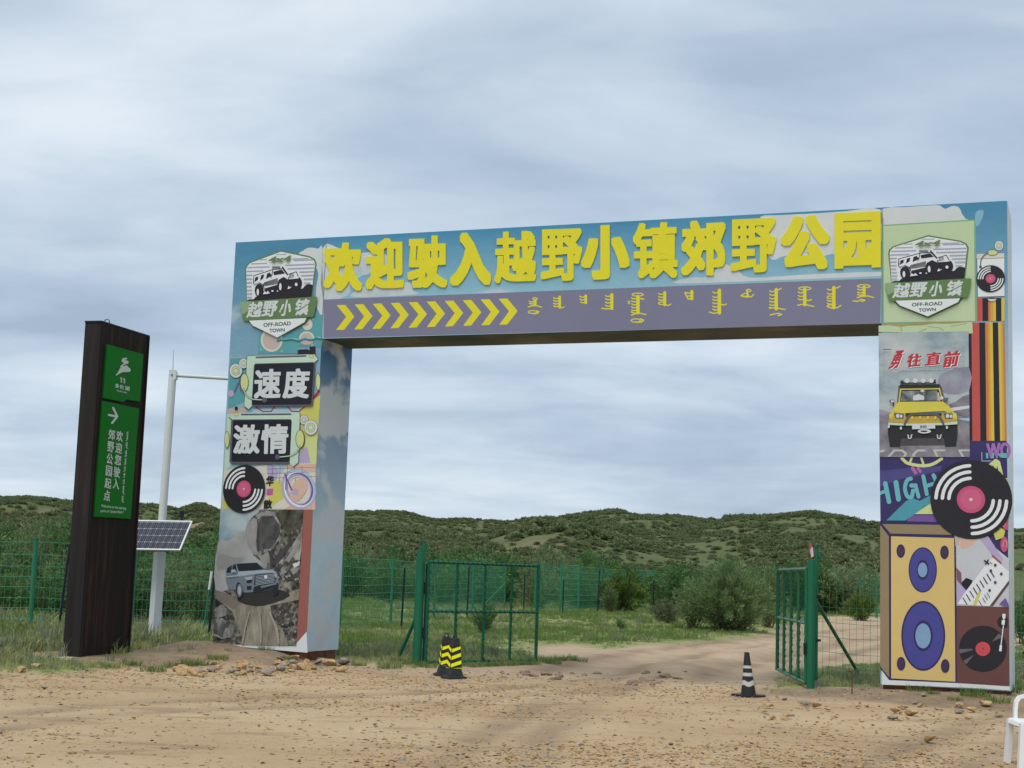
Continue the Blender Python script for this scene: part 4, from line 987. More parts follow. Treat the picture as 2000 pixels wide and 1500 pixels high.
bgd.poly([(140, 1290), (560, 1240), (1035, 1220), (1030, 1680), (120, 1690)], C['cream']); bgd.poly([(560, 1240), (700, 1230), (640, 1420), (560, 1330)], C['lilac']); bgd.poly([(610, 1230), (760, 1226), (700, 1330)], C['blu'])
bgd.poly([(590, 1400), (700, 1390), (720, 1560), (560, 1680)], C['oli']); bgd.poly([(840, 1600), (1030, 1590), (1030, 1678), (700, 1690)], C['peach']); bgd.poly([(700, 1250), (1036, 1226), (1034, 1290), (860, 1300)], C['peach'])
bgd.poly([(130, 1560), (180, 1600), (180, 1690), (122, 1690)], C['oli'])
bgd.lines([([(560, 1280 + 45 * k), (1034, 1262 + 45 * k)], 2.5) for k in range(3)] + [([(620 + 70 * k, 1250), (600 + 80 * k, 1420)], 2.5) for k in range(5)], C['ink'], 1.6)
bgd.text('e', (245, 672), (275, 668), (245, 708), C['blk'], 0.03, 0.03, 50)
bgd.text('华', (555, 1350), (630, 1345), (548, 1450), C['blk'], 0.05, 0.04, 60); bgd.text('散', (530, 1585), (615, 1580), (522, 1670), C['blk'], 0.05, 0.04, 60); bgd.poly([(560, 1475), (622, 1470), (615, 1530), (555, 1535)], C['mag'])
bgd.build('collage_picture', arch)
a = Art(FR, c4, 0.036)                                      # twisted chrome ring
for k, (rx, ry, dx, dy, m) in enumerate(((150, 185, 0, 0, 'lilac'), (140, 172, 6, -4, 'blu'), (128, 160, 0, 6, 'wht'), (120, 150, 8, 0, 'violet'), (112, 142, -2, 4, 'lilac'), (100, 128, 4, 6, 'sil'))):
    ring = [(870 + dx + rx * math.cos(t) + 0.25 * ry * math.sin(t), 1475 + dy + ry * math.sin(t) - 0.2 * rx * math.cos(t)) for t in np.linspace(0, 6.2832, 30)]
    a.lines([(ring, 26 - 3 * k)], C[m], 3.0)
a.poly([(780, 1500), (840, 1400), (930, 1370), (955, 1460), (900, 1560), (830, 1600), (790, 1560)], C['peach'], 3)
a.lines([([(735, 1330), (800, 1480), (850, 1500)], 14), ([(750, 1340), (745, 1480)], 12)], C['violet'], 3); a.poly(ell(835, 1505, 30, 34), C['lilac'])
a.build('ring_picture', arch)
def rings(a, x, y, r):
    for rr_, m in ((r + 3, 'ink'), (r, 'sil'), (r * .66, 'ink'), (r * .61, 'lime'), (r * .38, 'ink'), (r * .33, 'sil')): a.poly(ell(x, y, rr_ * .97, rr_ * 1.08), C[m])
def screen(fr, slot, ledge, bez, scr, cups, mic, dot, rg_, ch):
    a = Art(FR, c4, 0.045)
    for r in rg_: rings(a, *r)
    for cx_, cy_, rx, ry in cups: a.poly(ell(cx_, cy_, rx + 4, ry + 5), C['ink']); a.poly(ell(cx_, cy_, rx, ry), C['lime'])
    a.poly([(x + (4 if x > 600 else -4), y + (4 if y > 600 else -4)) for x, y in fr], C['ink']); a.poly(fr, C['mint'])
    a.lines([(slot, 17)], C['bez'], 3); a.poly(ell(ledge[0], ledge[1], 25, 19), C['ink']); a.poly(ell(ledge[0], ledge[1], 22, 16), C['lime'])
    a.poly(bez, C['bez']); a.poly(scr, C['scr']); c_ = cups[0]
    a.poly(ell(c_[0] + c_[4] if len(c_) > 4 else c_[0], c_[1], c_[2], c_[3]), C['ink']) if False else None
    p = a.build('screen_picture', arch)
    for (t, tl, tr, bl) in ch:
        q = Art(FR, c4, 0.105); q.text(t, tl, tr, bl, C['sil'], 0.040, 0.026, 110); q.build('lettering', p)
    q = Art(FR, c4, 0.108); c_ = cups[0]; q.poly(ell(c_[0], c_[1], c_[2] + 3, c_[3] + 4), C['ink']); q.poly(ell(c_[0], c_[1], c_[2] - 2, c_[3] - 2), C['lime'])
    q.lines([(smooth(mic, 5, False), 15)], C['ink'], 2.5); q.lines([(smooth(mic, 5, False), 9)], C['mint'], 2.5); q.poly(ell(dot[0], dot[1], 23, 25), C['bez']); q.build('headset_picture', p)
screen([(372, 178), (1025, 162), (1062, 208), (1030, 240), (445, 252), (422, 660), (385, 697), (343, 665)], [(460, 192), (940, 178)], (997, 180),
       [(450, 252), (1018, 238), (1034, 256), (1012, 655), (990, 668), (428, 672), (414, 655), (436, 268)], [(458, 258), (1008, 244), (1022, 258), (998, 640), (985, 652), (430, 656), (418, 640), (444, 272)],
       [(345, 437, 38, 86), (1062, 430, 20, 78)], [(335, 500), (370, 565), (430, 600), (520, 606)], (543, 609), [(257, 322, 63), (333, 250, 44)],
       [('速', (448, 308), (706, 303), (438, 594)), ('度', (736, 303), (990, 300), (716, 592))])
screen([(193, 772), (238, 734), (880, 728), (884, 760), (868, 1218), (815, 1258), (780, 1218), (800, 796), (228, 800)], [(316, 750), (795, 746)], (262, 748),
       [(236, 798), (790, 794), (806, 810), (786, 1220), (768, 1236), (215, 1228), (197, 1210), (214, 815)], [(246, 806), (796, 802), (803, 815), (784, 1200), (770, 1212), (232, 1210), (216, 1196), (234, 818)],
       [(888, 988, 40, 86), (172, 994, 20, 78)], [(885, 1055), (860, 1110), (800, 1150), (690, 1164)], (668, 1165), [(920, 800, 42), (990, 876, 66)],
       [('激', (244, 852), (500, 846), (234, 1134)), ('情', (512, 846), (778, 842), (504, 1134))])
def record(f, c, R_, base, flip=1):
    a = Art(FR, f, base); a.disc(c, R_, C['char'], 56)
    for k in (0.86, 0.70, 0.54):
        a.arc(c, R_ * k, R_ * 0.085, 92, 178, C['wht']); a.arc(c, R_ * k, R_ * 0.085, 272, 358, C['wht'])
    p = a.build('record_picture', arch)
    q = Art(FR, f, base + 0.016); q.disc(c, R_ * 0.345, C['rose']); q.disc(c, R_ * 0.26, mat('print_rose_light', (0.56, 0.115, 0.22), 0.5)); q.disc(c, R_ * 0.04, C['cream'], 14); q.build('record_label', p)
record(c4, (342, 1476), 0.44, 0.118)

# poster of the silver car, lower left
ROCKD = ramp_mat('poster_dark_rubble', [(0.25, (0.012, 0.012, 0.012)), (0.48, (0.07, 0.068, 0.06)), (0.66, (0.20, 0.19, 0.165)), (0.85, (0.36, 0.34, 0.30))], scale=2.6, detail=9, vor=6.5, rghn=0.75)
ROCKB = ramp_mat('poster_boulder', [(0.3, (0.055, 0.055, 0.058)), (0.5, (0.165, 0.165, 0.162)), (0.7, (0.37, 0.366, 0.35))], scale=3.4, detail=9, vor=2.4, stretch=(1, 1, .5), rghn=0.72)
ROCKDK = ramp_mat('poster_boulder_face', [(0.3, (0.02, 0.021, 0.025)), (0.7, (0.11, 0.11, 0.11))], scale=3, detail=7)
ROAD = ramp_mat('poster_gravel_road', [(0.3, (0.12, 0.11, 0.085)), (0.52, (0.255, 0.238, 0.185)), (0.72, (0.38, 0.36, 0.29))], scale=4.2, detail=9, stretch=(1.6, 1.6, .5), rghn=0.7)
DUST = ramp_mat('poster_dust', [(0.3, (0.22, 0.235, 0.242)), (0.7, (0.42, 0.43, 0.425))], scale=1.7, detail=6)
PSKY = ramp_mat('poster_sky', [(0.38, (0.16, 0.28, 0.36)), (0.6, (0.40, 0.48, 0.52))], scale=1.1, detail=6)
SCRUB = ramp_mat('poster_brush', [(0.35, (0.02, 0.021, 0.016)), (0.7, (0.11, 0.105, 0.075))], scale=6, detail=7)
PB = 0.064
a = Art(FR, c5, PB - 0.008); a.poly([(66, 1244), (840, 1312), (832, 1140), (750, 1235)], WHITEV); a.poly([(806, 148), (881, 147), (834, 1138), (750, 1232)], C['brick']); a.build('base_strip', arch)
a = Art(FR, c5, PB)
a.poly([(134, 144), (808, 148), (750, 1260), (68, 1240)], ROCKD)
a.poly([(134, 144), (450, 146), (400, 330), (380, 560), (108, 560)], PSKY)
a.poly([(112, 420), (200, 400), (280, 335), (340, 340), (400, 520), (580, 640), (560, 720), (300, 760), (92, 800)], DUST, 3)
a.poly([(110, 520), (160, 510), (240, 535), (330, 545), (250, 600), (106, 640)], mat('poster_far_hill', (0.25, 0.255, 0.255), 0.6, 0.2), 2)
a.poly([(610, 146), (808, 148), (800, 260), (700, 330), (640, 300), (590, 200)], SCRUB)
a.poly([(470, 150), (560, 165), (605, 235), (625, 330), (600, 400), (560, 470), (440, 520), (390, 510), (350, 440), (332, 320), (350, 260), (400, 200)], ROCKB)
a.poly([(470, 205), (560, 200), (612, 270), (622, 340), (590, 400), (540, 465), (480, 470), (440, 380), (440, 270)], ROCKDK)
a.poly([(440, 520), (555, 478), (560, 630), (500, 640)], ROCKB)
a.poly([(560, 640), (600, 580), (660, 520), (740, 400), (800, 300), (795, 440), (770, 620), (772, 720), (620, 700)], ROCKB)
a.poly([(575, 650), (600, 590), (690, 560), (780, 560), (775, 700), (620, 700)], ROCKD)
a.poly([(90, 800), (180, 820), (260, 900), (500, 920), (640, 840), (775, 790), (770, 880), (540, 930), (560, 1040), (640, 1120), (680, 1256), (300, 1248), (310, 1180), (230, 980), (130, 890)], ROAD)
a.poly([(90, 800), (240, 850), (300, 905), (240, 960), (150, 900), (92, 880)], mat('poster_dust_shadow', (0.17, 0.155, 0.13), 0.7, 0.3, 5))
a.poly([(270, 890), (420, 935), (560, 910), (700, 850), (620, 800), (330, 820)], mat('poster_under_car', (0.030, 0.029, 0.028), 0.7, 0.3, 5), 2)
BL1 = mat('poster_rock_light', (0.27, 0.268, 0.26), 0.6, 0.35, 7); BL2 = mat('poster_rock_shade', (0.055, 0.055, 0.057), 0.6, 0.4, 7)
for P in ([(352, 268), (400, 215), (430, 225), (438, 330), (420, 420), (430, 505), (400, 500), (356, 430), (340, 330)], [(420, 190), (470, 168), (545, 178), (560, 196), (470, 200), (440, 230)], [(452, 540), (500, 500), (520, 560), (505, 630), (490, 620)], [(660, 560), (720, 470), (770, 400), (790, 400), (740, 500), (690, 580)], [(610, 660), (640, 610), (670, 620), (650, 680)], [(700, 640), (740, 600), (770, 640), (730, 680)]): a.poly(P, BL1)
for P in ([(436, 260), (446, 300), (440, 400), (452, 470), (436, 480), (426, 400)], [(520, 480), (556, 480), (560, 600), (540, 620), (536, 540)], [(560, 600), (590, 520), (640, 470), (700, 400), (740, 380), (690, 460), (640, 530), (600, 590)], [(640, 700), (700, 660), (760, 690), (740, 720), (660, 722)]): a.poly(P, BL2)
for k in range(26):
    r_ = random.Random(k); x = 570 + r_.random() * 180; y = 560 + r_.random() * 160 if k % 2 else 950 + r_.random() * 270; w = 6 + 12 * r_.random()
    a.poly([(x, y), (x + w, y - w * .5), (x + w * 1.6, y + w * .3), (x + w * .7, y + w)], BL1 if k % 3 else BL2)
for k, m in ((1, 'poster_track_light'), (3, 'poster_track_light'), (5, 'poster_track_light')):
    x = 330 + k * 40; a.poly([(x, 975 + k * 2), (x + 10, 970), (x + 26 + (k - 3) * 26, 1120), (x + 22 + (k - 3) * 34, 1238), (x + 8 + (k - 3) * 34, 1238), (x + 8 + (k - 3) * 22, 1110)], mat(m, (0.33, 0.31, 0.25), 0.6, 0.4, 12))
pst = a.build('poster', arch)
CARB = mat('poster_car_blue_grey', (0.155, 0.195, 0.24), 0.5, 0.12, 3); CARL = mat('poster_car_light', (0.33, 0.39, 0.44), 0.5, 0.1, 3); CARD = mat('poster_car_dark', (0.018, 0.022, 0.03), 0.4, 0.2)
a = Art(FR, c5, PB + 0.032)
a.poly([(178, 655), (195, 612), (262, 582), (430, 578), (475, 610), (500, 640), (560, 638), (598, 665), (612, 755), (600, 780), (480, 815), (335, 822), (275, 805), (200, 790), (180, 730)], CARB)
a.poly([(280, 650), (420, 640), (560, 640), (596, 662), (560, 660), (430, 668), (330, 685), (270, 690)], CARL)
a.poly([(265, 590), (428, 580), (488, 632), (420, 642), (285, 650)], CARD); a.poly([(190, 625), (228, 600), (222, 660), (183, 660)], CARD); a.poly([(236, 600), (258, 592), (268, 650), (230, 658)], CARD)
a.poly([(415, 680), (562, 662), (585, 690), (580, 740), (470, 770), (408, 762)], CARD)
for k in range(7): a.poly([(420, 688 + k * 12), (575, 668 + k * 11), (576, 673 + k * 11), (420, 693 + k * 12)], CARL)
a.poly([(330, 700), (400, 690), (392, 720), (350, 722)], CARL); a.poly([(350, 722), (392, 716), (388, 740), (350, 742)], CARD); a.poly([(572, 668), (594, 670), (598, 700), (582, 700)], CARL)
a.poly([(350, 770), (390, 768), (386, 795), (352, 798)], CARD); a.poly([(410, 775), (605, 742), (608, 770), (470, 812), (400, 815)], CARD); a.poly([(460, 770), (590, 742), (594, 754), (470, 786)], CARB)
a.poly(ell(292, 800, 30, 72), CARD); a.poly(ell(292, 805, 20, 52), CARB); a.poly(ell(292, 805, 13, 36), CARL); a.poly([(270, 735), (300, 722), (325, 770), (322, 830), (312, 770), (295, 745)], CARB)
a.poly([(494, 680), (503, 682), (506, 690), (509, 682), (518, 680), (516, 708), (508, 712), (507, 698), (504, 698), (503, 712), (496, 708)], C['wht'])
a.poly([(222, 640), (255, 632), (268, 655), (225, 662)], CARL); a.poly([(560, 790), (605, 775), (606, 830), (570, 850)], CARD); a.poly([(185, 690), (280, 680), (278, 690), (186, 700)], CARL)
a.build('car_picture', pst)
a = Art(FR, c5, PB + 0.032)
for P, m in (([(88, 960), (130, 925), (185, 960), (180, 1010), (110, 1030)], ROCKB), ([(84, 1040), (150, 1030), (240, 1090), (250, 1180), (150, 1200), (78, 1170)], ROCKB), ([(95, 870), (135, 905), (120, 930), (92, 940)], CARD), ([(720, 590), (780, 565), (775, 600), (735, 620)], C['sil'])): a.poly(P, m)
a.build('stone_picture', pst)

# --- right pillar pictures
def c9(x, y): return (1690 + x / 5.555, 630 + y / 5.555)
def c10(x, y): return (1690 + x / 6.0, 850 + y / 6.0)
def c11(x, y): return (1690 + x / 4.054, 1010 + y / 4.054)
STR = [mat('stripe_red', (0.50, 0.085, 0.075), 0.5), mat('stripe_black', (0.020, 0.018, 0.028), 0.5), mat('stripe_orange', (0.58, 0.20, 0.06), 0.5), mat('stripe_amber', (0.62, 0.34, 0.06), 0.5), mat('stripe_yellow', (0.62, 0.48, 0.07), 0.5)]
a = Art(FR, c8, 0.004)                                      # stripes, upper run
for x0, x1, k in ((1168, 1226, 0), (1226, 1286, 1), (1286, 1312, 2), (1312, 1340, 3), (1340, 1366, 4), (1366, 1424, 1), (1424, 1458, 4)): a.poly([(x0, 1084), (x1, 1082), (x1 + (2 if x1 < 1450 else -2), 1322), (x0 + 2, 1326)], STR[k])
a.build('stripes', arch)
a = Art(FR, c9, 0.004)                                      # stripes, long run
for x0, x1, k in ((1121, 1152, 1), (1152, 1238, 0), (1236, 1300, 1), (1300, 1330, 2), (1330, 1352, 3), (1352, 1382, 4), (1382, 1442, 1), (1442, 1470, 4), (1470, 1490, 3), (1490, 1508, 2)):
    y0 = 110 if x0 < 1140 else 0; a.poly([(x0 + (12 if x0 > 1140 else 6) * 0, y0), (x1, y0), (x1 + 12 + (x1 - 1150) * .04, 1283), (x0 + 10 + (x0 - 1150) * .04, 1283)], STR[k])
a.build('stripes', arch)
a = Art(FR, c8, 0.006); a.poly([(1166, 622), (1455, 614), (1455, 680), (1166, 690)], C['cream']); a.poly([(1166, 672), (1455, 660), (1456, 1070), (1172, 1076)], C['ink']); a.poly([(1172, 676), (1455, 666), (1456, 1062), (1178, 1070)], C['wht'])
rings(a, 1400, 535, 46); a.poly(ell(1330, 608, 56, 30), C['ink']); a.poly(ell(1330, 608, 52, 26), C['lime']); a.lines([(smooth([(1290, 608), (1240, 640), (1212, 690), (1206, 750)], 5, False), 10)], C['bez'], 2); a.poly(ell(1206, 757, 15, 15), C['bez'])
a.poly(ell(1326, 1100, 52, 22), C['ink']); a.poly([(1278, 1094), (1376, 1094), (1350, 1118), (1304, 1118)], C['cream']); a.build('player_picture', arch)
record(c8, (1311, 882), 0.212, 0.036)

# graffiti field
a = Art(FR, c10, 0.004)
NAVY = mat('graffiti_indigo', (0.040, 0.032, 0.125), 0.5, 0.35, 2.0); a.poly([(165, 70), (1658, 66), (1672, 900), (1675, 1440), (178, 1060)], NAVY)
a.poly([(172, 420), (520, 380), (900, 360), (880, 420), (400, 520), (175, 600)], mat('graffiti_blue', (0.07, 0.065, 0.22), 0.5, 0.3, 3)); a.poly([(540, 940), (840, 935), (880, 1020), (480, 1010)], C['violet'])
a.lines([(smooth([(430, 270), (490, 325), (600, 352), (700, 358), (800, 335), (895, 275)], 5, False), 36), ([(545, 262), (520, 330)], 26), ([(655, 262), (680, 335)], 26)], C['lime'], 4, clip=[(165, 258), (1225, 256), (1225, 520), (165, 520)])
a.lines([([(555, 385), (590, 440)], 40), ([(620, 390), (645, 425)], 36)], mat('graffiti_pink', (0.42, 0.13, 0.36), 0.5), 4)
a.poly([(245, 1000), (480, 770), (560, 740), (640, 770), (790, 690), (810, 800), (700, 830), (620, 900), (470, 1000)], mat('graffiti_deep_teal', (0.07, 0.30, 0.38), 0.5, 0.15))
a.poly([(580, 925), (700, 840), (820, 770), (840, 925)], C['lime']); a.poly([(740, 840), (800, 815), (810, 850), (760, 850)], C['wht'])
HB = mat('graffiti_aqua', (0.13, 0.43, 0.47), 0.5)
a.lines([([(235, 565), (278, 780)], 54), ([(150, 690), (250, 650)], 40), ([(360, 555), (390, 750)], 58), (smooth([(535, 510), (490, 530), (465, 620), (490, 710), (540, 730), (560, 650)], 5, False), 46), ([(540, 590), (590, 590)], 50), ([(592, 600), (625, 722)], 44), ([(680, 480), (722, 690)], 46), ([(705, 600), (830, 560)], 44), ([(800, 470), (842, 560)], 46)], HB, 4, clip=[(170, 380), (870, 380), (870, 820), (175, 820)])
a.poly([(900, 430), (960, 405), (990, 420), (930, 460)], HB)
a.text('WO', (1415, 95), (1700, 82), (1425, 275), mat('graffiti_orchid', (0.33, 0.15, 0.45), 0.5), 0.05, 0.03, 70)
a.poly([(1370, 200), (1372, 300), (1480, 298), (1470, 306), (1364, 308), (1362, 200)], C['blu']); a.poly([(1412, 208), (1440, 208), (1445, 270), (1418, 275)], HB); a.poly([(1490, 206), (1515, 206), (1505, 270), (1478, 275)], HB); a.poly([(1550, 215), (1656, 210), (1658, 268), (1580, 262)], HB)
a.lines([([(1440, 375), (1530, 300), (1560, 320), (1600, 490)], 44), ([(1530, 300), (1520, 400)], 40)], C['lime'], 4); a.poly([(1580, 520), (1664, 500), (1670, 650)], C['oli'])
a.poly([(1560, 1020), (1672, 880), (1676, 1110), (1640, 1110)], C['rose']); a.poly([(1480, 1080), (1560, 1060), (1640, 1120), (1620, 1200), (1530, 1230)], C['oli']); a.poly(ell(1630, 1280, 46, 90), C['rose'])
a.lines([(smooth([(1600, 1030), (1615, 1070), (1640, 1050), (1635, 1020)], 4, False), 6), (smooth([(1610, 1310), (1630, 1230), (1660, 1260), (1650, 1310)], 4, False), 6)], C['peach'], 2)
a.build('graffiti_picture', arch)

a = Art(FR, c11, 0.050)                                     # hands on a keyboard
a.poly([(710, 110), (900, 140), (1138, 330), (1138, 713), (724, 700)], mat('photo_pale', (0.50, 0.52, 0.56), 0.5, 0.12, 2)); a.poly([(705, 120), (760, 140), (740, 220), (715, 230)], C['tan'])
a.poly([(780, 130), (880, 150), (850, 220), (770, 250), (750, 210)], C['peach'], 2); a.poly([(890, 150), (960, 130), (1090, 330), (1080, 360), (1000, 290)], C['lilac']); a.poly([(1000, 290), (1080, 360), (1075, 380), (1005, 320)], C['brick'])
a.poly([(760, 520), (800, 480), (850, 500), (830, 560), (770, 600)], C['blk']); a.poly([(722, 400), (760, 440), (765, 540), (726, 500)], mat('photo_arm', (0.20, 0.09, 0.11), 0.5)); a.poly([(726, 500), (800, 580), (790, 600), (740, 690), (726, 690)], C['lilac'])
a.poly([(730, 690), (780, 610), (975, 350), (1010, 320), (1138, 430), (1138, 500), (985, 704)], C['wht']); a.poly([(1138, 500), (1138, 530), (1010, 704), (985, 704)], mat('photo_wood', (0.10, 0.06, 0.05), 0.5)); a.poly([(850, 690), (905, 575), (920, 590), (880, 696)], C['oli'])
for i in range(9): x, y = 775 + 27 * i, 640 - 27 * i; a.lines([([(x, y), (x + 30, y + 50)], 8)], C['blk'], 2.0)
for x, y in ((985, 580), (1030, 517), (1078, 450), (995, 425), (1030, 380)): a.poly(ell(x, y, 11, 12, 12), C['ink'])
for x, y in ((900, 660), (930, 640), (945, 615), (965, 600)): a.lines([([(x, y), (x + 22, y + 36)], 5)], C['ink'], 2.0)
a.lines([([(945, 345), (978, 370)], 12), ([(975, 340), (955, 372)], 10), ([(985, 355), (1005, 370)], 5)], C['blk'], 2.0); a.poly([(1060, 690), (1110, 640), (1136, 690), (1136, 712)], C['violet'])
a.build('keyboard_picture', arch)
a = Art(FR, c11, 0.056)                                     # turntable
BRN = mat('print_brown', (0.135, 0.058, 0.052), 0.5, 0.06, 1.5); a.poly([(724, 700), (1138, 713), (1142, 1338), (726, 1312)], BRN); a.poly(ell(1092, 832, 46, 50), C['char']); 
a.poly([(1128, 800), (1139, 800), (1140, 870), (1128, 870)], BRN)
tt = a.build('turntable_picture', arch)
q = Art(FR, c11, 0.064); q.poly(ell(932, 1042, 189, 183, 48), C['char']); GL = mat('record_glint', (0.13, 0.125, 0.14), 0.4)
for P in ([(1005, 985), (1058, 920), (1085, 950)], [(745, 1045), (850, 1042), (850, 1052), (748, 1080)], [(775, 1140), (860, 1090), (800, 1165)]): q.poly(P, GL)
q.poly(ell(932, 1043, 58, 56, 32), mat('print_coral', (0.55, 0.075, 0.09), 0.5)); q.poly(ell(932, 1043, 5, 5, 10), C['blk']); q.build('record_picture', tt)
q = Art(FR, c11, 0.076); q.lines([([(1096, 790), (1098, 830), (1072, 1040)], 9)], C['sil'], 2); q.poly([(1086, 766), (1112, 766), (1110, 800), (1100, 808), (1086, 798)], C['wht']); q.poly([(1082, 815), (1108, 815), (1104, 852), (1080, 850)], C['wht']); q.poly([(1066, 1012), (1084, 1016), (1080, 1062), (1060, 1060)], C['wht']); q.build('tone_arm', tt)

a = Art(FR, c11, 0.050)                                     # loudspeaker
SPO = mat('print_speaker_line', (0.030, 0.022, 0.105), 0.5); SPF = mat('print_speaker_ochre', (0.62, 0.46, 0.175), 0.5, 0.05, 2); SPS = mat('print_speaker_side', (0.27, 0.21, 0.12), 0.5); SPB = mat('print_speaker_blue', (0.060, 0.062, 0.27), 0.5, 0.08)
a.poly([(119, 30), (625, 40), (720, 155), (728, 1312), (190, 1290), (119, 1200)], SPO)
a.poly([(137, 55), (626, 62), (684, 140), (200, 130)], SPS); a.poly([(119, 62), (188, 152), (190, 1270), (134, 1200), (119, 1180)], SPS); a.poly([(205, 152), (704, 166), (714, 1303), (206, 1276)], SPF)
sp_ = a.build('speaker_picture', arch)
for cx_, cy_, rx, ry, ri, rj, rk, rl in ((456, 418, 112, 179, 46, 80, 37, 58), (460, 940, 174, 277, 75, 121, 61, 99)):
    q = Art(FR, c11, 0.062); q.poly(ell(cx_, cy_, rx, ry, 44), SPO); q.poly(ell(cx_, cy_, rx * .925, ry * .945, 44), SPB); q.poly(ell(cx_, cy_, ri, rj, 36), SPO); q.poly(ell(cx_ - 1, cy_, rk, rl, 36), mat('print_speaker_cone', (0.20, 0.33, 0.50), 0.5)); q.build('driver_picture', sp_)
q = Art(FR, c11, 0.062)
for x, y in ((282, 269), (628, 279), (285, 1160), (634, 1178)): q.poly(ell(x, y, 34, 54, 24), SPO); q.poly(ell(x, y, 24, 42, 24), mat('print_speaker_port', (0.055, 0.035, 0.075), 0.5))
q.build('port_picture', sp_)
a = Art(FR, c11, 0.050); a.poly([(134, 1212), (190, 1290), (728, 1314), (1142, 1340), (1146, 1372), (900, 1356), (600, 1342), (134, 1326)], WHITEV); a.build('base_strip', arch)
record(c10, (1240, 755), 0.600, 0.078)

# poster of the yellow off-road car
PS2 = ramp_mat('poster_cloudy_sky', [(0.36, (0.20, 0.28, 0.34)), (0.52, (0.38, 0.44, 0.47)), (0.68, (0.50, 0.53, 0.54))], scale=1.2, detail=7, stretch=(1, 1, 1.6))
PRD = ramp_mat('poster_grey_road', [(0.35, (0.15, 0.14, 0.17)), (0.65, (0.28, 0.265, 0.30))], scale=5, detail=7); PMT = ramp_mat('poster_far_mountain', [(0.35, (0.14, 0.12, 0.17)), (0.65, (0.34, 0.32, 0.36))], scale=2.5, detail=8, stretch=(.6, .6, 1.6))
PVI = ramp_mat('poster_violet_cloud', [(0.35, (0.20, 0.19, 0.27)), (0.65, (0.36, 0.38, 0.44))], scale=1.6, detail=6)
a = Art(FR, c9, 0.030)
a.poly([(145, 115), (1120, 95), (1136, 1460), (155, 1460)], PS2); a.poly([(820, 560), (1125, 480), (1127, 740), (900, 780), (800, 700)], PVI, 2)
a.poly([(152, 940), (300, 985), (300, 1050), (153, 1060)], PMT); a.poly([(900, 890), (980, 860), (1060, 800), (1128, 780), (1131, 1040), (960, 1000)], PMT); a.poly([(900, 930), (1130, 900), (1130, 930), (930, 965)], C['sil'])
a.poly([(153, 1040), (330, 1020), (950, 1010), (1131, 1040), (1136, 1460), (155, 1460)], PRD); a.poly([(1000, 1040), (1131, 1036), (1132, 1070), (1060, 1060)], C['blu'])
p2 = a.build('poster', arch)
ROADW = mat('poster_road_paint', (0.46, 0.47, 0.47), 0.6, 0.2, 8)
q = Art(FR, c9, 0.052)
q.lines([([(160, 1400), (200, 1392)], 28), ([(245, 1470), (320, 1385), (400, 1388), (440, 1420), (420, 1470)], 26), ([(540, 1470), (520, 1440), (570, 1388), (640, 1388)], 26), ([(790, 1470), (750, 1388), (860, 1386)], 26), ([(1070, 1470), (1020, 1386), (1130, 1386)], 26)], ROADW, 4, clip=[(155, 1378), (1134, 1378), (1136, 1458), (156, 1458)]); q.build('road_lettering', p2)
YC = mat('poster_car_yellow', (0.62, 0.55, 0.085), 0.45, 0.14, 4); YD = mat('poster_car_ochre', (0.50, 0.34, 0.06), 0.45, 0.1); GLS = ramp_mat('poster_windscreen', [(0.35, (0.05, 0.065, 0.075)), (0.65, (0.30, 0.34, 0.36))], scale=4, detail=6, distort=1.0)
CB = mat('poster_car_black', (0.022, 0.024, 0.028), 0.5, 0.25, 5); CG = mat('poster_car_grey', (0.10, 0.105, 0.11), 0.5)
q = Art(FR, c9, 0.052)
q.poly([(380, 1250), (870, 1250), (880, 1330), (370, 1335)], mat('poster_car_underside', (0.07, 0.065, 0.075), 0.6, 0.3, 5)); q.poly([(250, 1110), (1000, 1105), (1004, 1200), (985, 1345), (870, 1350), (850, 1255), (390, 1258), (375, 1350), (270, 1352), (246, 1200)], CB)
q.poly([(345, 890), (362, 690), (385, 672), (800, 668), (830, 700), (872, 870)], CG); q.poly([(360, 870), (380, 715), (808, 708), (850, 865)], YC); q.poly([(376, 860), (392, 732), (798, 726), (836, 856)], CB); q.poly([(386, 850), (398, 745), (780, 738), (800, 850)], GLS)
q.poly([(520, 800), (580, 775), (640, 800), (640, 840), (520, 845)], C['sil']); q.poly(ell(622, 742, 22, 12, 14), C['sil']); q.poly([(782, 760), (800, 760), (820, 850), (790, 850)], C['peach'])
q.poly([(372, 690), (388, 676), (800, 672), (815, 690), (800, 710), (380, 716)], CB); q.poly([(385, 632), (410, 632), (425, 655), (385, 660)], CB); q.poly([(745, 620), (764, 618), (765, 652), (745, 652)], CB); q.poly([(385, 655), (770, 648), (770, 662), (385, 668)], CB)
for x in (455, 545, 630, 718): q.poly(ell(x, 632, 27, 25, 18), C['sil'])
q.poly([(360, 865), (845, 860), (910, 905), (950, 965), (940, 1000), (860, 960), (440, 985), (300, 1010), (260, 1050), (290, 960), (320, 905)], YC); q.poly([(258, 1080), (262, 1000), (300, 965), (440, 990), (830, 985), (950, 965), (992, 990), (1000, 1075), (900, 1090), (420, 1095)], YD)
q.poly([(300, 965), (320, 985), (290, 1040), (260, 1030), (262, 1000)], YC); q.poly([(940, 960), (992, 990), (998, 1050), (950, 1040)], YC)
for x0, x1 in ((310, 420), (850, 950)): q.poly([(x0, 985), (x1, 990), (x1 - 3, 1045), (x0 + 20, 1045)], CG); q.poly(ell(x0 + 45, 1015, 20, 22, 14), C['sil']); q.poly(ell(x0 + 82, 1018, 14, 18, 14), C['sil'])
q.poly([(440, 990), (830, 985), (830, 1010), (440, 1020)], CB)
for x in (512, 598, 682, 762): q.poly([(x - 12, 1018), (x + 12, 1018), (x + 10, 1050), (x - 10, 1050)], YC)
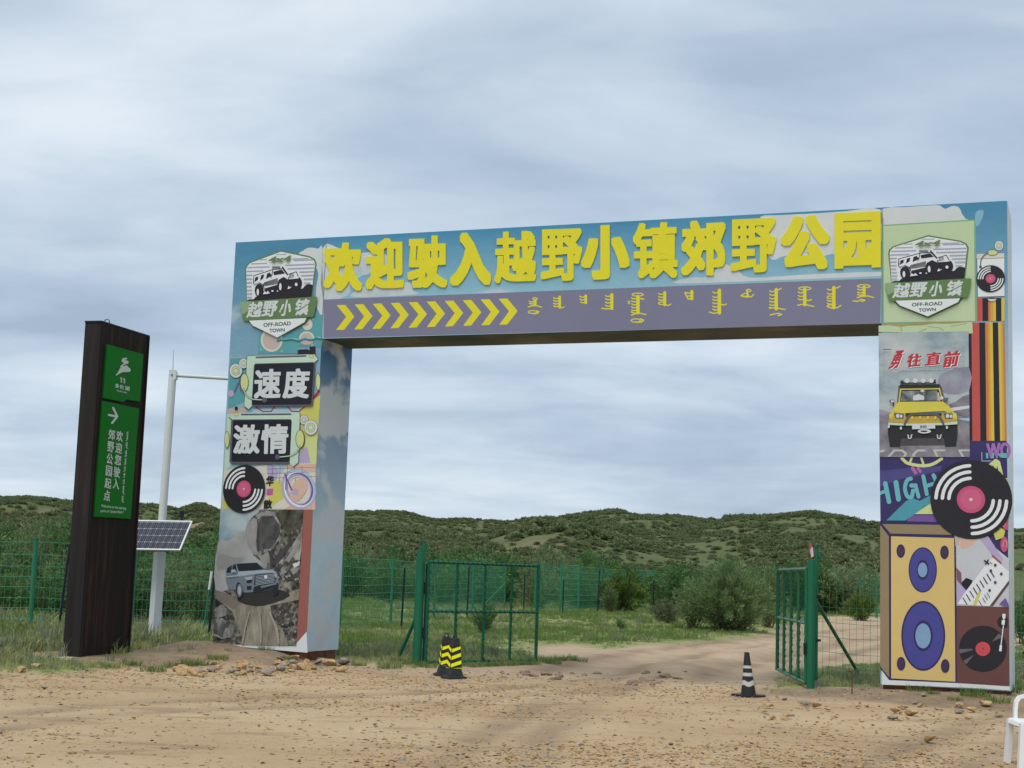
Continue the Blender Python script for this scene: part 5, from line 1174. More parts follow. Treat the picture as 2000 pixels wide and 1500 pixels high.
q.poly([(255, 1085), (430, 1098), (880, 1090), (1000, 1075), (1003, 1105), (880, 1115), (420, 1120), (250, 1112)], C['mint']); q.lines([(smooth([(430, 1110), (455, 1050), (490, 1005), (560, 998), (740, 995), (790, 1008), (830, 1060), (850, 1105)], 4, False), 26)], CG, 4)
q.poly([(510, 1106), (758, 1100), (762, 1152), (512, 1160)], C['sil']); q.poly(ell(644, 1182, 72, 24, 26), C['sil']); q.poly(ell(640, 1182, 40, 9, 20), CB)
for x in (486, 804): q.lines([(smooth([(x - 22, 1222), (x - 14, 1232), (x - 18, 1250), (x, 1260), (x + 18, 1248), (x + 12, 1232), (x + 24, 1220)], 4, False), 11)], C['sil'], 3)
for x, y in ((390, 1148), (888, 1140), (258, 1130)): q.poly(ell(x, y, 12, 18, 12), C['sil'])
q.poly([(265, 845), (315, 838), (318, 870), (268, 872)], CG); q.poly([(300, 872), (318, 872), (312, 915), (302, 910)], CB); q.poly([(868, 820), (905, 822), (890, 870), (868, 868)], CG); q.poly([(280, 848), (312, 846), (312, 866), (285, 868)], C['sil']); q.poly([(815, 805), (850, 806), (850, 835), (818, 838)], C['sil'])
q.text('B40', (600, 1118), (668, 1116), (600, 1144), CG, 0.02, 0.02, 60)
q.build('car_picture', p2)
for t, tl, tr, bl in (('勇', (330, 308), (430, 300), (250, 505)), ('往', (470, 345), (625, 335), (445, 488)), ('直', (668, 330), (835, 315), (648, 470)), ('前', (868, 318), (1040, 302), (832, 492))):
    q = Art(FR, c9, 0.052); dx = 9
    q.text(t, (tl[0] + dx, tl[1] + 7), (tr[0] + dx, tr[1] + 7), (bl[0] + dx, bl[1] + 7), C['wht'], 0.058, 0.042, 80); q.text(t, tl, tr, bl, C['red'], 0.045, 0.030, 80); q.build('lettering', p2)
q = Art(FR, c9, 0.052)
for k in range(22): q.poly([(360 + 25 * k, 526 - k * .4), (368 + 25 * k + (k * 7) % 6, 526 - k * .4), (368 + 25 * k + (k * 7) % 6, 532 - k * .4), (360 + 25 * k, 532 - k * .4)], CG)
for k in range(6): q.poly(ell(205, 330 + 65 * k, 3, 5, 8), CG); q.poly(ell(1068, 315 + 56 * k, 3, 5, 8), CG)
q.poly([(195, 292), (285, 290), (285, 298), (195, 300)], CG); q.build('small_print', p2)

# ================================================================== OTHER THINGS
GREEN = mat('green_paint', (0.007, 0.125, 0.060), 0.45, 0.18, 4, 0.15, 30)
GRNL = mat('green_paint_light', (0.020, 0.165, 0.090), 0.45, 0.2, 4)
WIRE = mat('green_wire', (0.045, 0.24, 0.13), 0.5, 0.15)
DARKP = mat('dark_stake_paint', (0.006, 0.014, 0.024), 0.5, 0.3)
GALV = mat('galvanised', (0.22, 0.24, 0.25), 0.5, 0.2, 6, 0, 40, 0.4)
# --- totem
A_ = gp(130, 1287); pB = gp(154, 1289); pC = gp(250, 1281)
B0 = Vector((pB.x, pB.y, 0)); wd = Vector((0.287, 0.958, 0)); nd = Vector((-0.958, 0.287, 0))
topB = atY(210.5, 630, B0.y).z
C0 = B0 + wd * 1.60; D0 = C0 + nd * 0.32; A0 = B0 + nd * 0.32
BROWN = ramp_mat('weathered_dark_steel', [(0.34, (0.006, 0.0042, 0.0042)), (0.54, (0.014, 0.0075, 0.006)), (0.70, (0.055, 0.022, 0.012))], scale=2.4, detail=6, rough=0.75, stretch=(2.2, 2.2, 0.22), bump=0.15)
BRN2 = ramp_mat('weathered_side_steel', [(0.30, (0.009, 0.0072, 0.008)), (0.6, (0.020, 0.0155, 0.0155)), (0.75, (0.055, 0.036, 0.03))], scale=3.0, detail=5, rough=0.75, stretch=(2.2, 2.2, 0.15), bump=0.1)
tot = thing('totem_sign', 'tall dark rusty brown totem sign with two green panels', 'sign', ((A0 + C0) / 2)[:])
lean = Vector((0.0, 0, 0)); zb_ = 0.10
mb = MB(); base = [A0, B0, C0, D0]
P = [p + Vector((0, 0, zb_)) for p in base] + [p + Vector((0, 0, topB)) for p in base]
mb.faces(P, [(1, 2, 6, 5)], BROWN); mb.faces(P, [(0, 1, 5, 4), (2, 3, 7, 6), (3, 0, 4, 7), (4, 5, 6, 7), (3, 2, 1, 0)], BRN2); mb.build('body', tot)
mb = MB()                                                   # folded edges, rims and feet
fo = -nd
for p in (B0 + fo * .012 + wd * .02, C0 + fo * .012 - wd * .03): mb.bar(p + Vector((0, 0, zb_)), p + Vector((0, 0, topB)), 0.018, BRN2, 4)
mb.build('edge_trim', tot)
mb = MB()
cc = (A0 + C0) / 2
for t in (0.12, 0.55): mb.box(B0 + wd * (1.6 * t + .1) + nd * .16 + Vector((0, 0, 0.03)), 0.22, 0.2, 0.2, MATS['rusty_steel'], (wd, nd, Vector((0, 0, 1))))
mb.build('foot', tot)
mb = MB(); cap = [p + (p - cc).normalized() * 0.015 for p in base]; mb.prism([p + Vector((0, 0, topB + .002)) for p in cap], [p + Vector((0, 0, topB + 0.03)) for p in cap], BRN2); mb.build('cap', tot)
mb = MB(); e0 = B0 + wd * .42 + nd * .16 + Vector((0, 0, topB + .03)); ringp = [e0 + Vector((0.045 * math.cos(t), 0, 0.05 + 0.05 * math.sin(t))) for t in np.linspace(0, 2 * math.pi, 13)]; mb.tube(ringp, .012, GALV, 6); mb.build('lifting_eye', tot)
TP = Plane(B0, wd, -nd)
def ca(x, y): return (100 + x / 3.75, 600 + y / 3.75)
def cb(x, y): return (x / 3.7511, 950 + y / 3.75)
GP = mat('sign_green', (0.004, 0.165, 0.012), 0.55, 0.08, 1.0, spec=0.15); WS = mat('sign_white', (0.60, 0.64, 0.64), 0.45, 0.04)
def panel(loops, name):
    a = Art(TP, base=0.0); a.raw([[a.sz(p) for p in loops]], GP, 0.03); return a.build(name, tot)
pn = panel([ca(400, 272), ca(665, 345), ca(640, 692), ca(545, 676), ca(515, 693), ca(370, 664)], 'upper_panel')
def on(base=0.11): return Art(TP, base=base)
a = on(); a.lines([([ca(*p) for p in smooth([(540, 375), (515, 380), (512, 392), (545, 396), (548, 408), (520, 418), (500, 434), (530, 436), (562, 452), (560, 468), (530, 468), (495, 476), (466, 496)], 4, False)], 2.6)], WS, 0.5)
a.poly([ca(*p) for p in [(495, 440), (540, 425), (568, 455), (560, 474), (510, 476), (462, 498), (480, 470)]], WS); a.poly([ca(*p) for p in [(500, 395), (545, 392), (552, 410), (505, 428), (520, 410)]], WS); a.poly([ca(*p) for p in [(508, 376), (536, 370), (538, 382), (516, 392)]], WS); a.build('emblem', pn)
a = on(); a.lines([([ca(500, 512), ca(502, 552)], 1.4), ([ca(494, 520), ca(508, 530)], 1.1), ([ca(496, 545), ca(508, 540)], 1.1), ([ca(522, 520), ca(524, 556)], 1.4), ([ca(514, 524), ca(530, 534)], 1.1), ([ca(516, 552), ca(530, 548)], 1.1)], WS, 0.35); a.build('script_word', pn)
for t, x0, x1 in (('多', 456, 486), ('伦', 490, 522), ('湖', 528, 562)):
    dy = (x0 - 456) * .26; a = on(); a.text(t, ca(x0, 556 + dy), ca(x1, 564 + dy), ca(x0 - 1, 588 + dy), WS, 0.03, 0.02, 70); a.build('lettering', pn)
a = on(); a.text('Duolun Lake', ca(469, 602), ca(541, 620), ca(468, 614), WS, 0.02, 0.02, 60); a.build('lettering', pn)
pn = panel([ca(365, 685), ca(634, 742), cb(963, 0), cb(947, 238), cb(680, 220)], 'lower_panel')
a = on(); a.lines([([ca(410, 789), ca(468, 800)], 4.0), ([ca(441, 737), ca(472, 800), ca(434, 848)], 4.0)], WS, 0.8); a.build('arrow', pn)
col1 = [('欢', (468, 900), (515, 912), 976), ('迎', (462, 988), (509, 1000), 1064), ('您', (456, 1075), (503, 1087), 1150), ('驶', (448, 1163), (495, 1175), 1240), ('入', (443, 1250), (488, 1262), 1325)]
col2 = [('郊', (410, 890), (457, 902), 966), ('野', (402, 978), (450, 990), 1056), ('公', (396, 1066), (442, 1078), 1144), ('园', (390, 1156), (436, 1168), 1232), ('起', (382, 1245), (430, 1257), 1322), ('点', (376, 1335), (422, 1347), 1412)]
for t, tl, tr, yb in col1 + col2:
    a = on(); a.text(t, ca(*tl), ca(*tr), ca(tl[0] - 5, yb), WS, 0.022, 0.018, 80); a.build('lettering', pn)
rr = random.Random(5); S = []
y = 912
while y < 1420:                                             # column of traditional script: short stems with teeth
    ln = rr.choice((30, 44, 60)); x = 550 - (y - 912) * 0.075
    S.append(([ca(x, y), ca(x - ln * .075, y + ln)], 1.1))
    for k in range(int(ln / 11)): yy = y + 5 + 11 * k; S.append(([ca(x - 1, yy), ca(x - 11, yy + rr.uniform(-3, 4))], 0.9))
    S.append(([ca(x - ln * .075, y + ln), ca(x - ln * .075 + rr.choice((-12, 10)), y + ln + 4)], 0.9)); y += ln + 16
a = on(); a.loops(stroke_loops(S, 0.35), WS); a.build('script_column', pn)
a = on(); a.text('Welcome to the starting', cb(730, 132), cb(912, 152), cb(728, 156), WS, 0.015, 0.015, 55); a.text('point of  jiaoye Park !', cb(726, 168), cb(893, 180), cb(724, 192), WS, 0.015, 0.015, 55); a.build('lettering', pn)
bp = gp(117, 1293); mb = MB(); mb.box(bp + Vector((0, .1, .03)), 0.36, 0.22, 0.04, mat('weathered_board', (0.42, 0.40, 0.36), 0.8, 0.2)); tag(mb.build('board', None, tuple(bp)), 'small pale board lying at the left foot of the totem sign', 'board')

# --- solar pole
WP = mat('white_pole_paint', (0.60, 0.63, 0.64), 0.4, 0.08, 5)
pb = gp(299, 1262); Y = pb.y; sol = thing('solar_pole', 'white steel pole with solar panel, side arm and lightning rod', 'pole', pb[:])
zt = atY(337, 742, Y).z; top = atY(337, 735, Y); zm_ = atY(310, 1078, Y).z; mid = atY(308, 1078, Y)
mb = MB(); q = 0.095
ftx = (Vector((pb.x, Y, pb.z - .05)), Vector((top.x, Y, zt)))
dirp = (ftx[1] - ftx[0]); pm = ftx[0] + dirp * ((zm_ - ftx[0].z) / dirp.z)
mb.bar(ftx[0], pm, 0.125, WP, 4); mb.build('lower_pole', sol)
mb = MB(); mb.bar(pm, ftx[1], 0.082, WP, 12); mb.build('upper_pole', sol)
mb = MB(); hp = Vector((top.x, Y, atY(337, 733, Y).z)); mb.box(hp, .13, .13, .21, WP); mb.box(hp + Vector((.075, 0, -.01)), .03, .17, .15, WP); mb.bar(hp + Vector((0, -.066, 0)), hp + Vector((0, -.08, 0)), .02, GALV, 8); mb.build('junction_box', sol)
mb = MB(); e = atY(470, 741, Y + 0.2); mb.bar(hp + Vector((0.05, 0, 0)), e, 0.036, WP, 8); mb.build('side_arm', sol)
mb = MB(); mb.bar(hp + Vector((0, 0, .1)), atY(338.5, 683, Y), 0.008, GALV, 5, 0.004); mb.build('lightning_rod', sol)
# panel: four corners seen at (264,1016) (375,1019) (353,1076) (~240,1074); tilted face towards the camera's right
pc = [atY(262, 1016, Y - 0.16), atY(376, 1018, Y - 0.16), atY(352, 1075, Y - 0.62), atY(236, 1073, Y - 0.62)]
o_ = pc[3]; ux = (pc[2] - pc[3]); uy = (pc[0] - pc[3]); un = ux.cross(uy).normalized()
mb = MB()
ALU = mat('alu_frame', (0.62, 0.64, 0.66), 0.35, 0.04)
def pq(u, v, h): return o_ + ux * u + uy * v + un * h
def pbox(mb, u0, u1, v0, v1, h0, h1, m):
    P = [pq(u, v, h) for h in (h0, h1) for v in (v0, v1) for u in (u0, u1)]
    mb.faces(P, [(0, 2, 3, 1), (4, 5, 7, 6), (0, 1, 5, 4), (2, 6, 7, 3), (0, 4, 6, 2), (1, 3, 7, 5)], m)
pbox(mb, 0, 1, -.0, .035, -.03, .012, ALU); pbox(mb, 0, 1, .965, 1, -.03, .012, ALU); pbox(mb, 0, .02, .036, .964, -.03, .012, ALU); pbox(mb, .98, 1, .036, .964, -.03, .012, ALU)
pbox(mb, .021, .979, .036, .964, -.012, -.004, mat('panel_backing', (0.36, 0.39, 0.44), 0.5)); sp = mb.build('solar_panel', sol)
CELL = mat('solar_cell', (0.034, 0.040, 0.060), 0.55, 0.25, 8, spec=0.08)
ii = 0; cm_ = None
for i in range(9):
    for j in range(4):
        u0 = .03 + .1045 * i; v0 = .05 + .2255 * j
        mb = MB(); g_ = .002; P = [pq(u0 + .009, v0, -.002), pq(u0 + .0915, v0, -.002), pq(u0 + .1005, v0 + .02, -.002), pq(u0 + .1005, v0 + .196, -.002), pq(u0 + .0915, v0 + .216, -.002), pq(u0 + .009, v0 + .216, -.002), pq(u0, v0 + .196, -.002), pq(u0, v0 + .02, -.002)]
        mb.faces(P, [tuple(range(8))], CELL); 
        for k in (.3, .7): x0 = u0 + .1 * k; mb.faces([pq(x0 - .0006, v0, .0), pq(x0 + .0006, v0, .0), pq(x0 + .0006, v0 + .22, .0), pq(x0 - .0006, v0 + .22, .0)], [(0, 1, 2, 3)], ALU)
        mb.build('cell', sp)
mb = MB(); mb.bar(pq(.5, .3, -.03), pm + Vector((0, 0, .02)), .03, GALV, 6); mb.bar(pq(.42, .02, -.04), pq(.82, .02, -.04), .02, GALV, 4); mb.build('bracket', sol)

# --- fences
def wires(mb, p0, p1, z0, z1, rows, gap, r=0.0042, sag=0.02):
    p0 = Vector(p0); p1 = Vector(p1); L_ = (p1 - p0).length; n = max(1, int(L_ / gap)); rv = random.Random(int(L_ * 1000))
    for z in rows:
        zz = z0 + (z1 - z0) * z; k = 4
        pts = [p0 + (p1 - p0) * (i / k) + Vector((0, 0, zz - sag * math.sin(math.pi * i / k) + rv.uniform(-.01, .01))) for i in range(k + 1)]
        for i in range(k): mb.bar(pts[i], pts[i + 1], r * 1.2, WIRE, 3, caps=False)
    for i in range(n + 1):
        p = p0 + (p1 - p0) * (i / n); mb.bar(p + Vector((0, 0, z0)), p + Vector((0, 0, z1)), r, WIRE, 3, caps=False)
def fence(label, pts, h, gap, rows, pr=0.035, r=0.0042, stakes=(), skip=()):
    t = thing('wire_fence', label, 'fence', (pts[0][0], pts[0][1], 0))
    mb = MB()
    for i in range(len(pts) - 1):
        za = (zat(*pts[i]) + zat(*pts[i + 1])) / 2
        wires(mb, (*pts[i], za), (*pts[i + 1], za), 0.05, h - .06, rows, gap, r)
    w = mb.build('wire_mesh', t); w['kind'] = 'stuff'
    for i, p in enumerate(pts):
        if i in skip: continue
        z = zat(*p); mb = MB(); mb.bar((p[0], p[1], z - .1), (p[0], p[1], z + h), pr, GRNL, 8)
        mb.bar((p[0], p[1], z + h + .001), (p[0], p[1], z + h + .02), pr * 1.25, GRNL, 8); mb.build('fence_post', t)
    return t
def px_at(px, Y):                                          # plan position of a photo column at depth Y
    p = atY(px, 1120, Y); return (p.x, Y)
ROWS = [0, .12, .24, .36, .48, .60, .72, .86, 1.0]
fence('green wire mesh fence behind the totem sign at the left', [px_at(-340, 35.5), px_at(-130, 35.2), px_at(66, 35), px_at(262, 36.3), px_at(436, 38)], 2.08, 0.13, ROWS, 0.055, 0.0045)
fence('green wire mesh fence running back from the left pillar across the field', [px_at(440, 38.02), px_at(668, 42.5), px_at(767, 48), px_at(851, 54), px_at(925, 64), px_at(988, 74)], 2.06, 0.16, ROWS, 0.042, 0.0052)
f3 = [px_at(1046, 70), px_at(1096, 64), px_at(1132, 70), px_at(1176, 76), px_at(1214, 82), px_at(1247, 88), px_at(1278, 94), px_at(1304, 100), px_at(1324, 105), px_at(1349, 111), px_at(1376, 118), px_at(1408, 126)]
fence('long green mesh fence receding along the field towards the big willow bush', f3, 2.15, 0.22, ROWS, 0.05, 0.0075)
fence('far green mesh fence beyond the track at the right', [px_at(1680, 82), px_at(1712, 80), px_at(1760, 78), px_at(1830, 76)], 2.1, 0.25, ROWS, 0.05, 0.007)
S_AP = apt(AW - AWR - 0.02, .6, 0); rp = gp(1597, 1340); rp2 = (rp.x + .02, rp.y + .25)
fence('short wire mesh panel between the right gate post and the right pillar', [rp2, (S_AP.x, S_AP.y)], 1.95, 0.145, [0, .13, .26, .39, .52, .66, .82, 1.0], 0.03, 0.0032, skip=(0, 1))
S_A2 = apt(AW + 0.05, .7, 0)
fence('wire mesh fence going on to the right of the right pillar', [(S_A2.x, S_A2.y), px_at(2040, 24.3), px_at(2240, 23.6)], 1.95, 0.145, [0, .13, .26, .39, .52, .66, .82, 1.0], 0.04, 0.0034, skip=(0,))
def stake(px, Y, h, label, group=None, lean=0.0, r=.028):
    x, y = px_at(px, Y); z = zat(x, y); mb = MB(); mb.bar((x, y, z - .05), (x + lean, y, z + h), r, DARKP, 6); mb.bar((x + lean * .8, y - .04, z + h * .8), (x + lean * .8, y + .04, z + h * .8), .012, DARKP, 5)
    return tag(mb.build('metal_stake', None, (x, y, z)), label, 'stake', group)
stake(121, 33.6, 1.98, 'dark thin stake leaning beside the totem sign', None, .13); stake(414, 33.0, 1.75, 'dark thin stake close to the left edge of the left pillar', None, .07)
GS = 'dark stakes along the back fence'
for px, Y, h in ((788, 44, 1.75), (915, 56, 1.9), (1025, 66, 1.6), (1101, 62, 1.4), (1169, 68, 1.9), (1229, 72, 1.75), (1277, 76, 1.6), (1322, 80, 1.6)):
    stake(px, Y, h, 'dark thin stake standing in the grass in front of the back fence', GS, .02 * random.uniform(0, 2))
x, y = px_at(403, 36); z = zat(x, y); mb = MB(); mb.bar((x, y, z), (x + .12, y, z + 1.45), .022, GRNL, 6); mb.bar((x + .085, y, z + 1.05), (x + .125, y, z + 1.48), .03, WP, 6); tag(mb.build('marker_stick', None, (x, y, z)), 'slanting green marker stick with a white tip left of the left pillar', 'stick')
x, y = px_at(988, 73.9); mb = MB(); z = zat(x, y); mb.bar((x, y, z + 1.2), (x - .95, y - .6, z + .2), .03, GRNL, 6); tag(mb.build('fence_brace', None, (x - .95, y - .6, z)), 'slanting green brace propping the corner of the back fence', 'brace')

# --- gates
def bars(mb, a, b, w, m): mb.bar(a, b, w * .7071, m, 4, smooth=False)
UPV = Vector((0, 0, 1))
LP = gp(813, 1301)
lp = thing('gate_post', 'thick green left gate post with a thin pipe rising behind it', 'post', LP[:])
mb = MB(); mb.bar(LP + UPV * -.1, LP + UPV * 2.0, 0.075, GREEN, 12); mb.build('tube', lp)
mb = MB(); bp_ = LP + Vector((.045, .14, 0)); mb.bar(bp_ + UPV * -.1, bp_ + UPV * 2.18, 0.038, GREEN, 8); mb.bar(bp_ + UPV * 2.18, bp_ + UPV * 2.20, 0.045, GREEN, 8); mb.box(bp_ + UPV * 2.05, .17, .05, .07, GREEN); mb.build('pipe', lp)
mb = MB(); f0 = atY(774, 1283, LP.y + .7); mb.bar(bp_ + UPV * 1.05, Vector((f0.x, f0.y, zat(f0.x, f0.y) - .05)), .035, GREEN, 8); mb.build('brace', lp)
HB0 = LP + Vector((.115, 0.02, 0)); mb = MB(); mb.bar(HB0 + UPV * .05, HB0 + UPV * 1.78, .016, DARKP, 6)
for z in (.55, 1.35): mb.bar(HB0 + UPV * (z - .1), HB0 + UPV * (z + .1), .032, DARKP, 8)
mb.build('hinge_rod', lp)
def chain(mb, P, w, h, cell, r, m):
    """diamond mesh filling a w x h opening; P(u, z) gives the point"""
    n = int((w + h) / cell) + 1
    for k in range(n + 1):
        c = k * cell
        u0, z0 = (0, c) if c <= h else (c - h, h); u1, z1 = (c, 0) if c <= w else (w, c - w)
        if (u0 - u1) ** 2 + (z0 - z1) ** 2 > 1e-4: mb.bar(P(u0, z0), P(u1, z1), r, m, 3, caps=False); mb.bar(P(w - u0, z0), P(w - u1, z1), r, m, 3, caps=False)
def leaf(label, a, b, z0, h, nb, cell, midr, name='gate_leaf'):
    d = (b - a); L_ = d.length; d.normalize(); t = thing(name, label, 'gate', a[:])
    def P(u, z): return a + d * u + UPV * (z0 + z)
    mb = MB(); w = .046
    bars(mb, P(0, 0), P(0, h), w, GREEN); bars(mb, P(L_, -.02), P(L_, h + .03), w, GREEN); bars(mb, P(0, 0), P(L_, 0), w * .8, GREEN); bars(mb, P(0, h), P(L_, h), w * .9, GREEN); mb.build('frame', t)
    mb = MB(); bars(mb, P(0, midr), P(L_, midr), w * .8, GRNL); mb.build('rail', t)
    for i in range(1, nb + 1):
        u = L_ * i / (nb + 1); mb = MB(); bars(mb, P(u, 0), P(u, h), w * .8, GREEN); mb.build('upright', t)
    mb = MB(); chain(mb, lambda u, z: P(u, z) + d.cross(UPV) * .03, L_, h, cell, .0021, GREEN); wm = mb.build('wire_mesh', t); wm['kind'] = 'stuff'
    mb = MB()                                                # wire lacing round the bars
    for i in range(nb + 2):
        u = L_ * i / (nb + 1)
        for k in range(int(h / .12)): z = .06 + .12 * k; mb.bar(P(max(0, u - .03), z) + d.cross(UPV) * .032, P(min(L_, u + .03), z - .04) + d.cross(UPV) * .032, .006, DARKP, 3, caps=False)
    for zz in (h, midr, 0.0):
        for k in range(int(L_ / .12)): u = .06 + .12 * k; mb.bar(P(u, zz + .03) + d.cross(UPV) * .034, P(u + .04, zz - .03) + d.cross(UPV) * .034, .006, DARKP, 3, caps=False)
    lw = mb.build('wire_lacing', t); lw['kind'] = 'stuff'
    mb = MB(); mb.bar(P(L_, h + .03), P(L_, h + .07), .03, GREEN, 8, .012); mb.build('end_knob', t)
    return t
le = atY(1049, 1200, 29.5); z0 = atY(823, 1299, LP.y).z
leaf('left mesh gate leaf swung open into the field', HB0 + Vector((.04, 0, 0)) - UPV * LP.z * 0 + UPV * 0, Vector((le.x, 29.5, HB0.z)), 0.04, 1.78, 3, 0.16, .90)
RP = gp(1583, 1345)
rp_ = thing('gate_post', 'thick green right gate post with a taller thin pipe behind it', 'post', RP[:])
mb = MB(); mb.bar(RP + UPV * -.1, RP + UPV * 2.03, 0.062, GREEN, 14); mb.build('tube', rp_)
mb = MB(); b2 = RP + Vector((.135, .28, 0)); mb.bar(b2 + UPV * .12, b2 + UPV * 2.24, 0.034, GREEN, 8); mb.bar(b2 + UPV * 2.24, b2 + UPV * 2.26, .04, GREEN, 8); mb.box(b2 + UPV * 2.08 + Vector((.03, 0, 0)), .13, .03, .03, GREEN); mb.box(b2 + UPV * .17, .1, .1, .02, GREEN)
for z in (1.45, .75): mb.box(b2 + UPV * z + Vector((.035, -.02, 0)), .08, .03, .04, DARKP)
mb.build('pipe', rp_); mb = MB(); mb.bar(b2 + UPV * -.1, b2 + UPV * .12, .036, GALV, 8); mb.build('pipe_foot', rp_)
mb = MB(); f1 = gp(1683, 1326); f1 = Vector((f1.x, f1.y, zat(f1.x, f1.y))); s1 = b2 + UPV * 1.36; m1 = f1 + (s1 - f1) * .08; mb.bar(s1, m1, .030, GREEN, 8); mb.bar(m1, f1 - UPV * .05, .033, GALV, 8); mb.build('brace', rp_)
mb = MB(); mb.box(RP + Vector((-.09, .05, .62)), .03, .05, .18, DARKP); mb.build('hinge', rp_)
re = atY(1519, 1200, 28.2); ra = RP + Vector((-.06, .08, 0))
leaf('right mesh gate leaf swung open and seen almost end on', ra, Vector((re.x, 28.2, RP.z)), 0.08, 1.80, 3, 0.16, .94)
tg = b2 + Vector((-.10, -.05, 2.06)); mb = MB(); PK = mat('faded_red_cloth', (0.55, 0.13, 0.16), 0.8, 0.35, 14)
mb.faces([tg + Vector((0, 0, 0)), tg + Vector((.03, .01, .02)), tg + Vector((.02, .03, .22)), tg + Vector((-.035, .0, .26)), tg + Vector((-.02, .02, .12))], [(0, 1, 2, 4), (4, 2, 3)], PK)
mb.faces([tg + Vector((.005, -.012, .005)), tg + Vector((.04, -.01, .03)), tg + Vector((.028, .012, .18)), tg + Vector((-.02, -.01, .13))], [(0, 1, 2, 3)], mat('faded_white_cloth', (0.6, 0.5, 0.5), .8)); tag(mb.build('ribbon', None, tg[:]), 'scrap of faded red and white cloth tied to the right gate post', 'ribbon')
hk = gp(1664, 1352); mb = MB(); mb.tube([hk + UPV * -.05, hk + UPV * .33, hk + UPV * .345 + Vector((-.03, 0, 0)), hk + UPV * .335 + Vector((-.085, 0, 0))], .011, MATS['rusty_steel'], 6); tag(mb.build('steel_hook', None, hk[:]), 'bent rusty steel rod sticking out of the grass by the right pillar', 'rod')

# --- cones
CBLK = mat('cone_rubber', (0.020, 0.022, 0.026), 0.55, 0.3, 10, 0.1, 60); CYEL = mat('cone_yellow', (0.90, 0.88, 0.012), 0.4, 0.04); CWHT = mat('cone_white_band', (0.50, 0.49, 0.46), 0.6, 0.2, 14)
def sq_cone(loc, label, rz, sc=1.0):
    t = thing('traffic_cone', label, 'traffic cone', loc[:], 'yellow and black chevron cones'); L0 = Vector(loc)
    c, s = math.cos(rz), math.sin(rz)
    def oc(rx, z, ch=0.3):                                   # octagon ring
        k = rx * (1 - ch); pts = [(rx, -k), (rx, k), (k, rx), (-k, rx), (-rx, k), (-rx, -k), (-k, -rx), (k, -rx)]
        return [L0 + Vector((x * c - y * s, x * s + y * c, z)) * sc for x, y in pts]
    def R(z): return 0.106 + (0.066 - 0.106) * (z - .10) / (.62 - .10)
    mb = MB(); mb.prism(oc(.185, 0, .35), oc(.178, .035, .35), CBLK); mb.prism(oc(.165, .035, .35), oc(.12, .06, .35), CBLK); mb.build('base', t)
    mb = MB(); mb.prism(oc(.128, .060), oc(R(.16), .16), CBLK); mb.prism(oc(R(.16), .16), oc(R(.52), .52), CBLK); mb.prism(oc(R(.52) + .004, .52), oc(.058, .64), CBLK); mb.build('cone_body', t)
    mb = MB(); h0 = L0 + UPV * .64 * sc; mb.tube([h0 + Vector((math.cos(a) * .034, 0, math.sin(a) * .055)) * sc for a in np.linspace(0, math.pi, 9)], .009, CBLK, 6); mb.build('handle', t)
    # reflective chevron sleeves on the four wide faces
    z0, z1 = .165, .515
    for k in range(4):
        ang = rz + k * math.pi / 2; n = Vector((math.cos(ang), math.sin(ang), 0)); u = Vector((-n.y, n.x, 0)); mb = MB()
        def F(a, z, h=.0): r = R(z); return L0 + (n * (r + .002 + h) + u * (a * r * .93) + UPV * z) * sc
        mb.faces([F(-1, z0), F(1, z0), F(1, z1), F(-1, z1)], [(0, 1, 2, 3)], CYEL)
        sg = 1 if k % 2 == 0 else -1
        for j in range(5):
            zc = z0 - .045 + j * .118 + (0 if sg > 0 else .058); w = .060; dz = .058 * sg
            def cl(z): return min(max(z, z0), z1)
            P = [F(-1, cl(zc), .0015), F(1, cl(zc + dz), .0015), F(1, cl(zc + dz + w), .0015), F(-1, cl(zc + w), .0015)]
            if cl(zc + w) - cl(zc) < .004 and cl(zc + dz + w) - cl(zc + dz) < .004: continue
            mb.faces(P, [(0, 1, 2, 3)], CBLK)
        mb.build('chevron_sleeve', t)
    return t
sq_cone(gp(886, 1325), 'front one of two yellow and black chevron cones by the left gate leaf', math.radians(-90 + 22), 1.0)
sq_cone(gp(869, 1320) + Vector((0, .05, 0)), 'yellow and black chevron cone standing half hidden behind the other', math.radians(-90 + 12), 1.0)
cw = gp(1462, 1361); t = thing('traffic_cone', 'single black traffic cone with dirty white bands on the track', 'traffic cone', cw[:])
mb = MB(); mb.box(cw + UPV * .018, .37, .37, .035, CBLK, (Vector((.92, .39, 0)), Vector((-.39, .92, 0)), UPV)); mb.build('base', t)
tl_ = Vector((-.035, 0, 0))
def cr2(z): return .112 + (.036 - .112) * (z - .035) / .62
mb = MB(); zs = [.036, .08, .165, .235, .305, .355, .42, .46, .52, .60, .655]
for i in range(len(zs) - 1):
    m = CWHT if i in (2, 4, 6) else CBLK
    if i == 2: pass
    a0, a1 = zs[i], zs[i + 1]
    P = []
    for zz in (a0, a1): P += [cw + tl_ * (zz / .65) + Vector((cr2(zz) * math.cos(k * math.pi / 9), cr2(zz) * math.sin(k * math.pi / 9), zz + (0.014 * math.sin(k * 1.3) if zz in (.165, .235) else 0))) for k in range(18)]
    if m is CBLK: mb.faces(P, [(k, (k + 1) % 18, 18 + (k + 1) % 18, 18 + k) for k in range(18)], m, True)
mb.faces([cw + tl_ + Vector((.036 * math.cos(k * math.pi / 9), .036 * math.sin(k * math.pi / 9), .655)) for k in range(18)], [tuple(range(18))], CBLK); mb.build('cone_body', t)
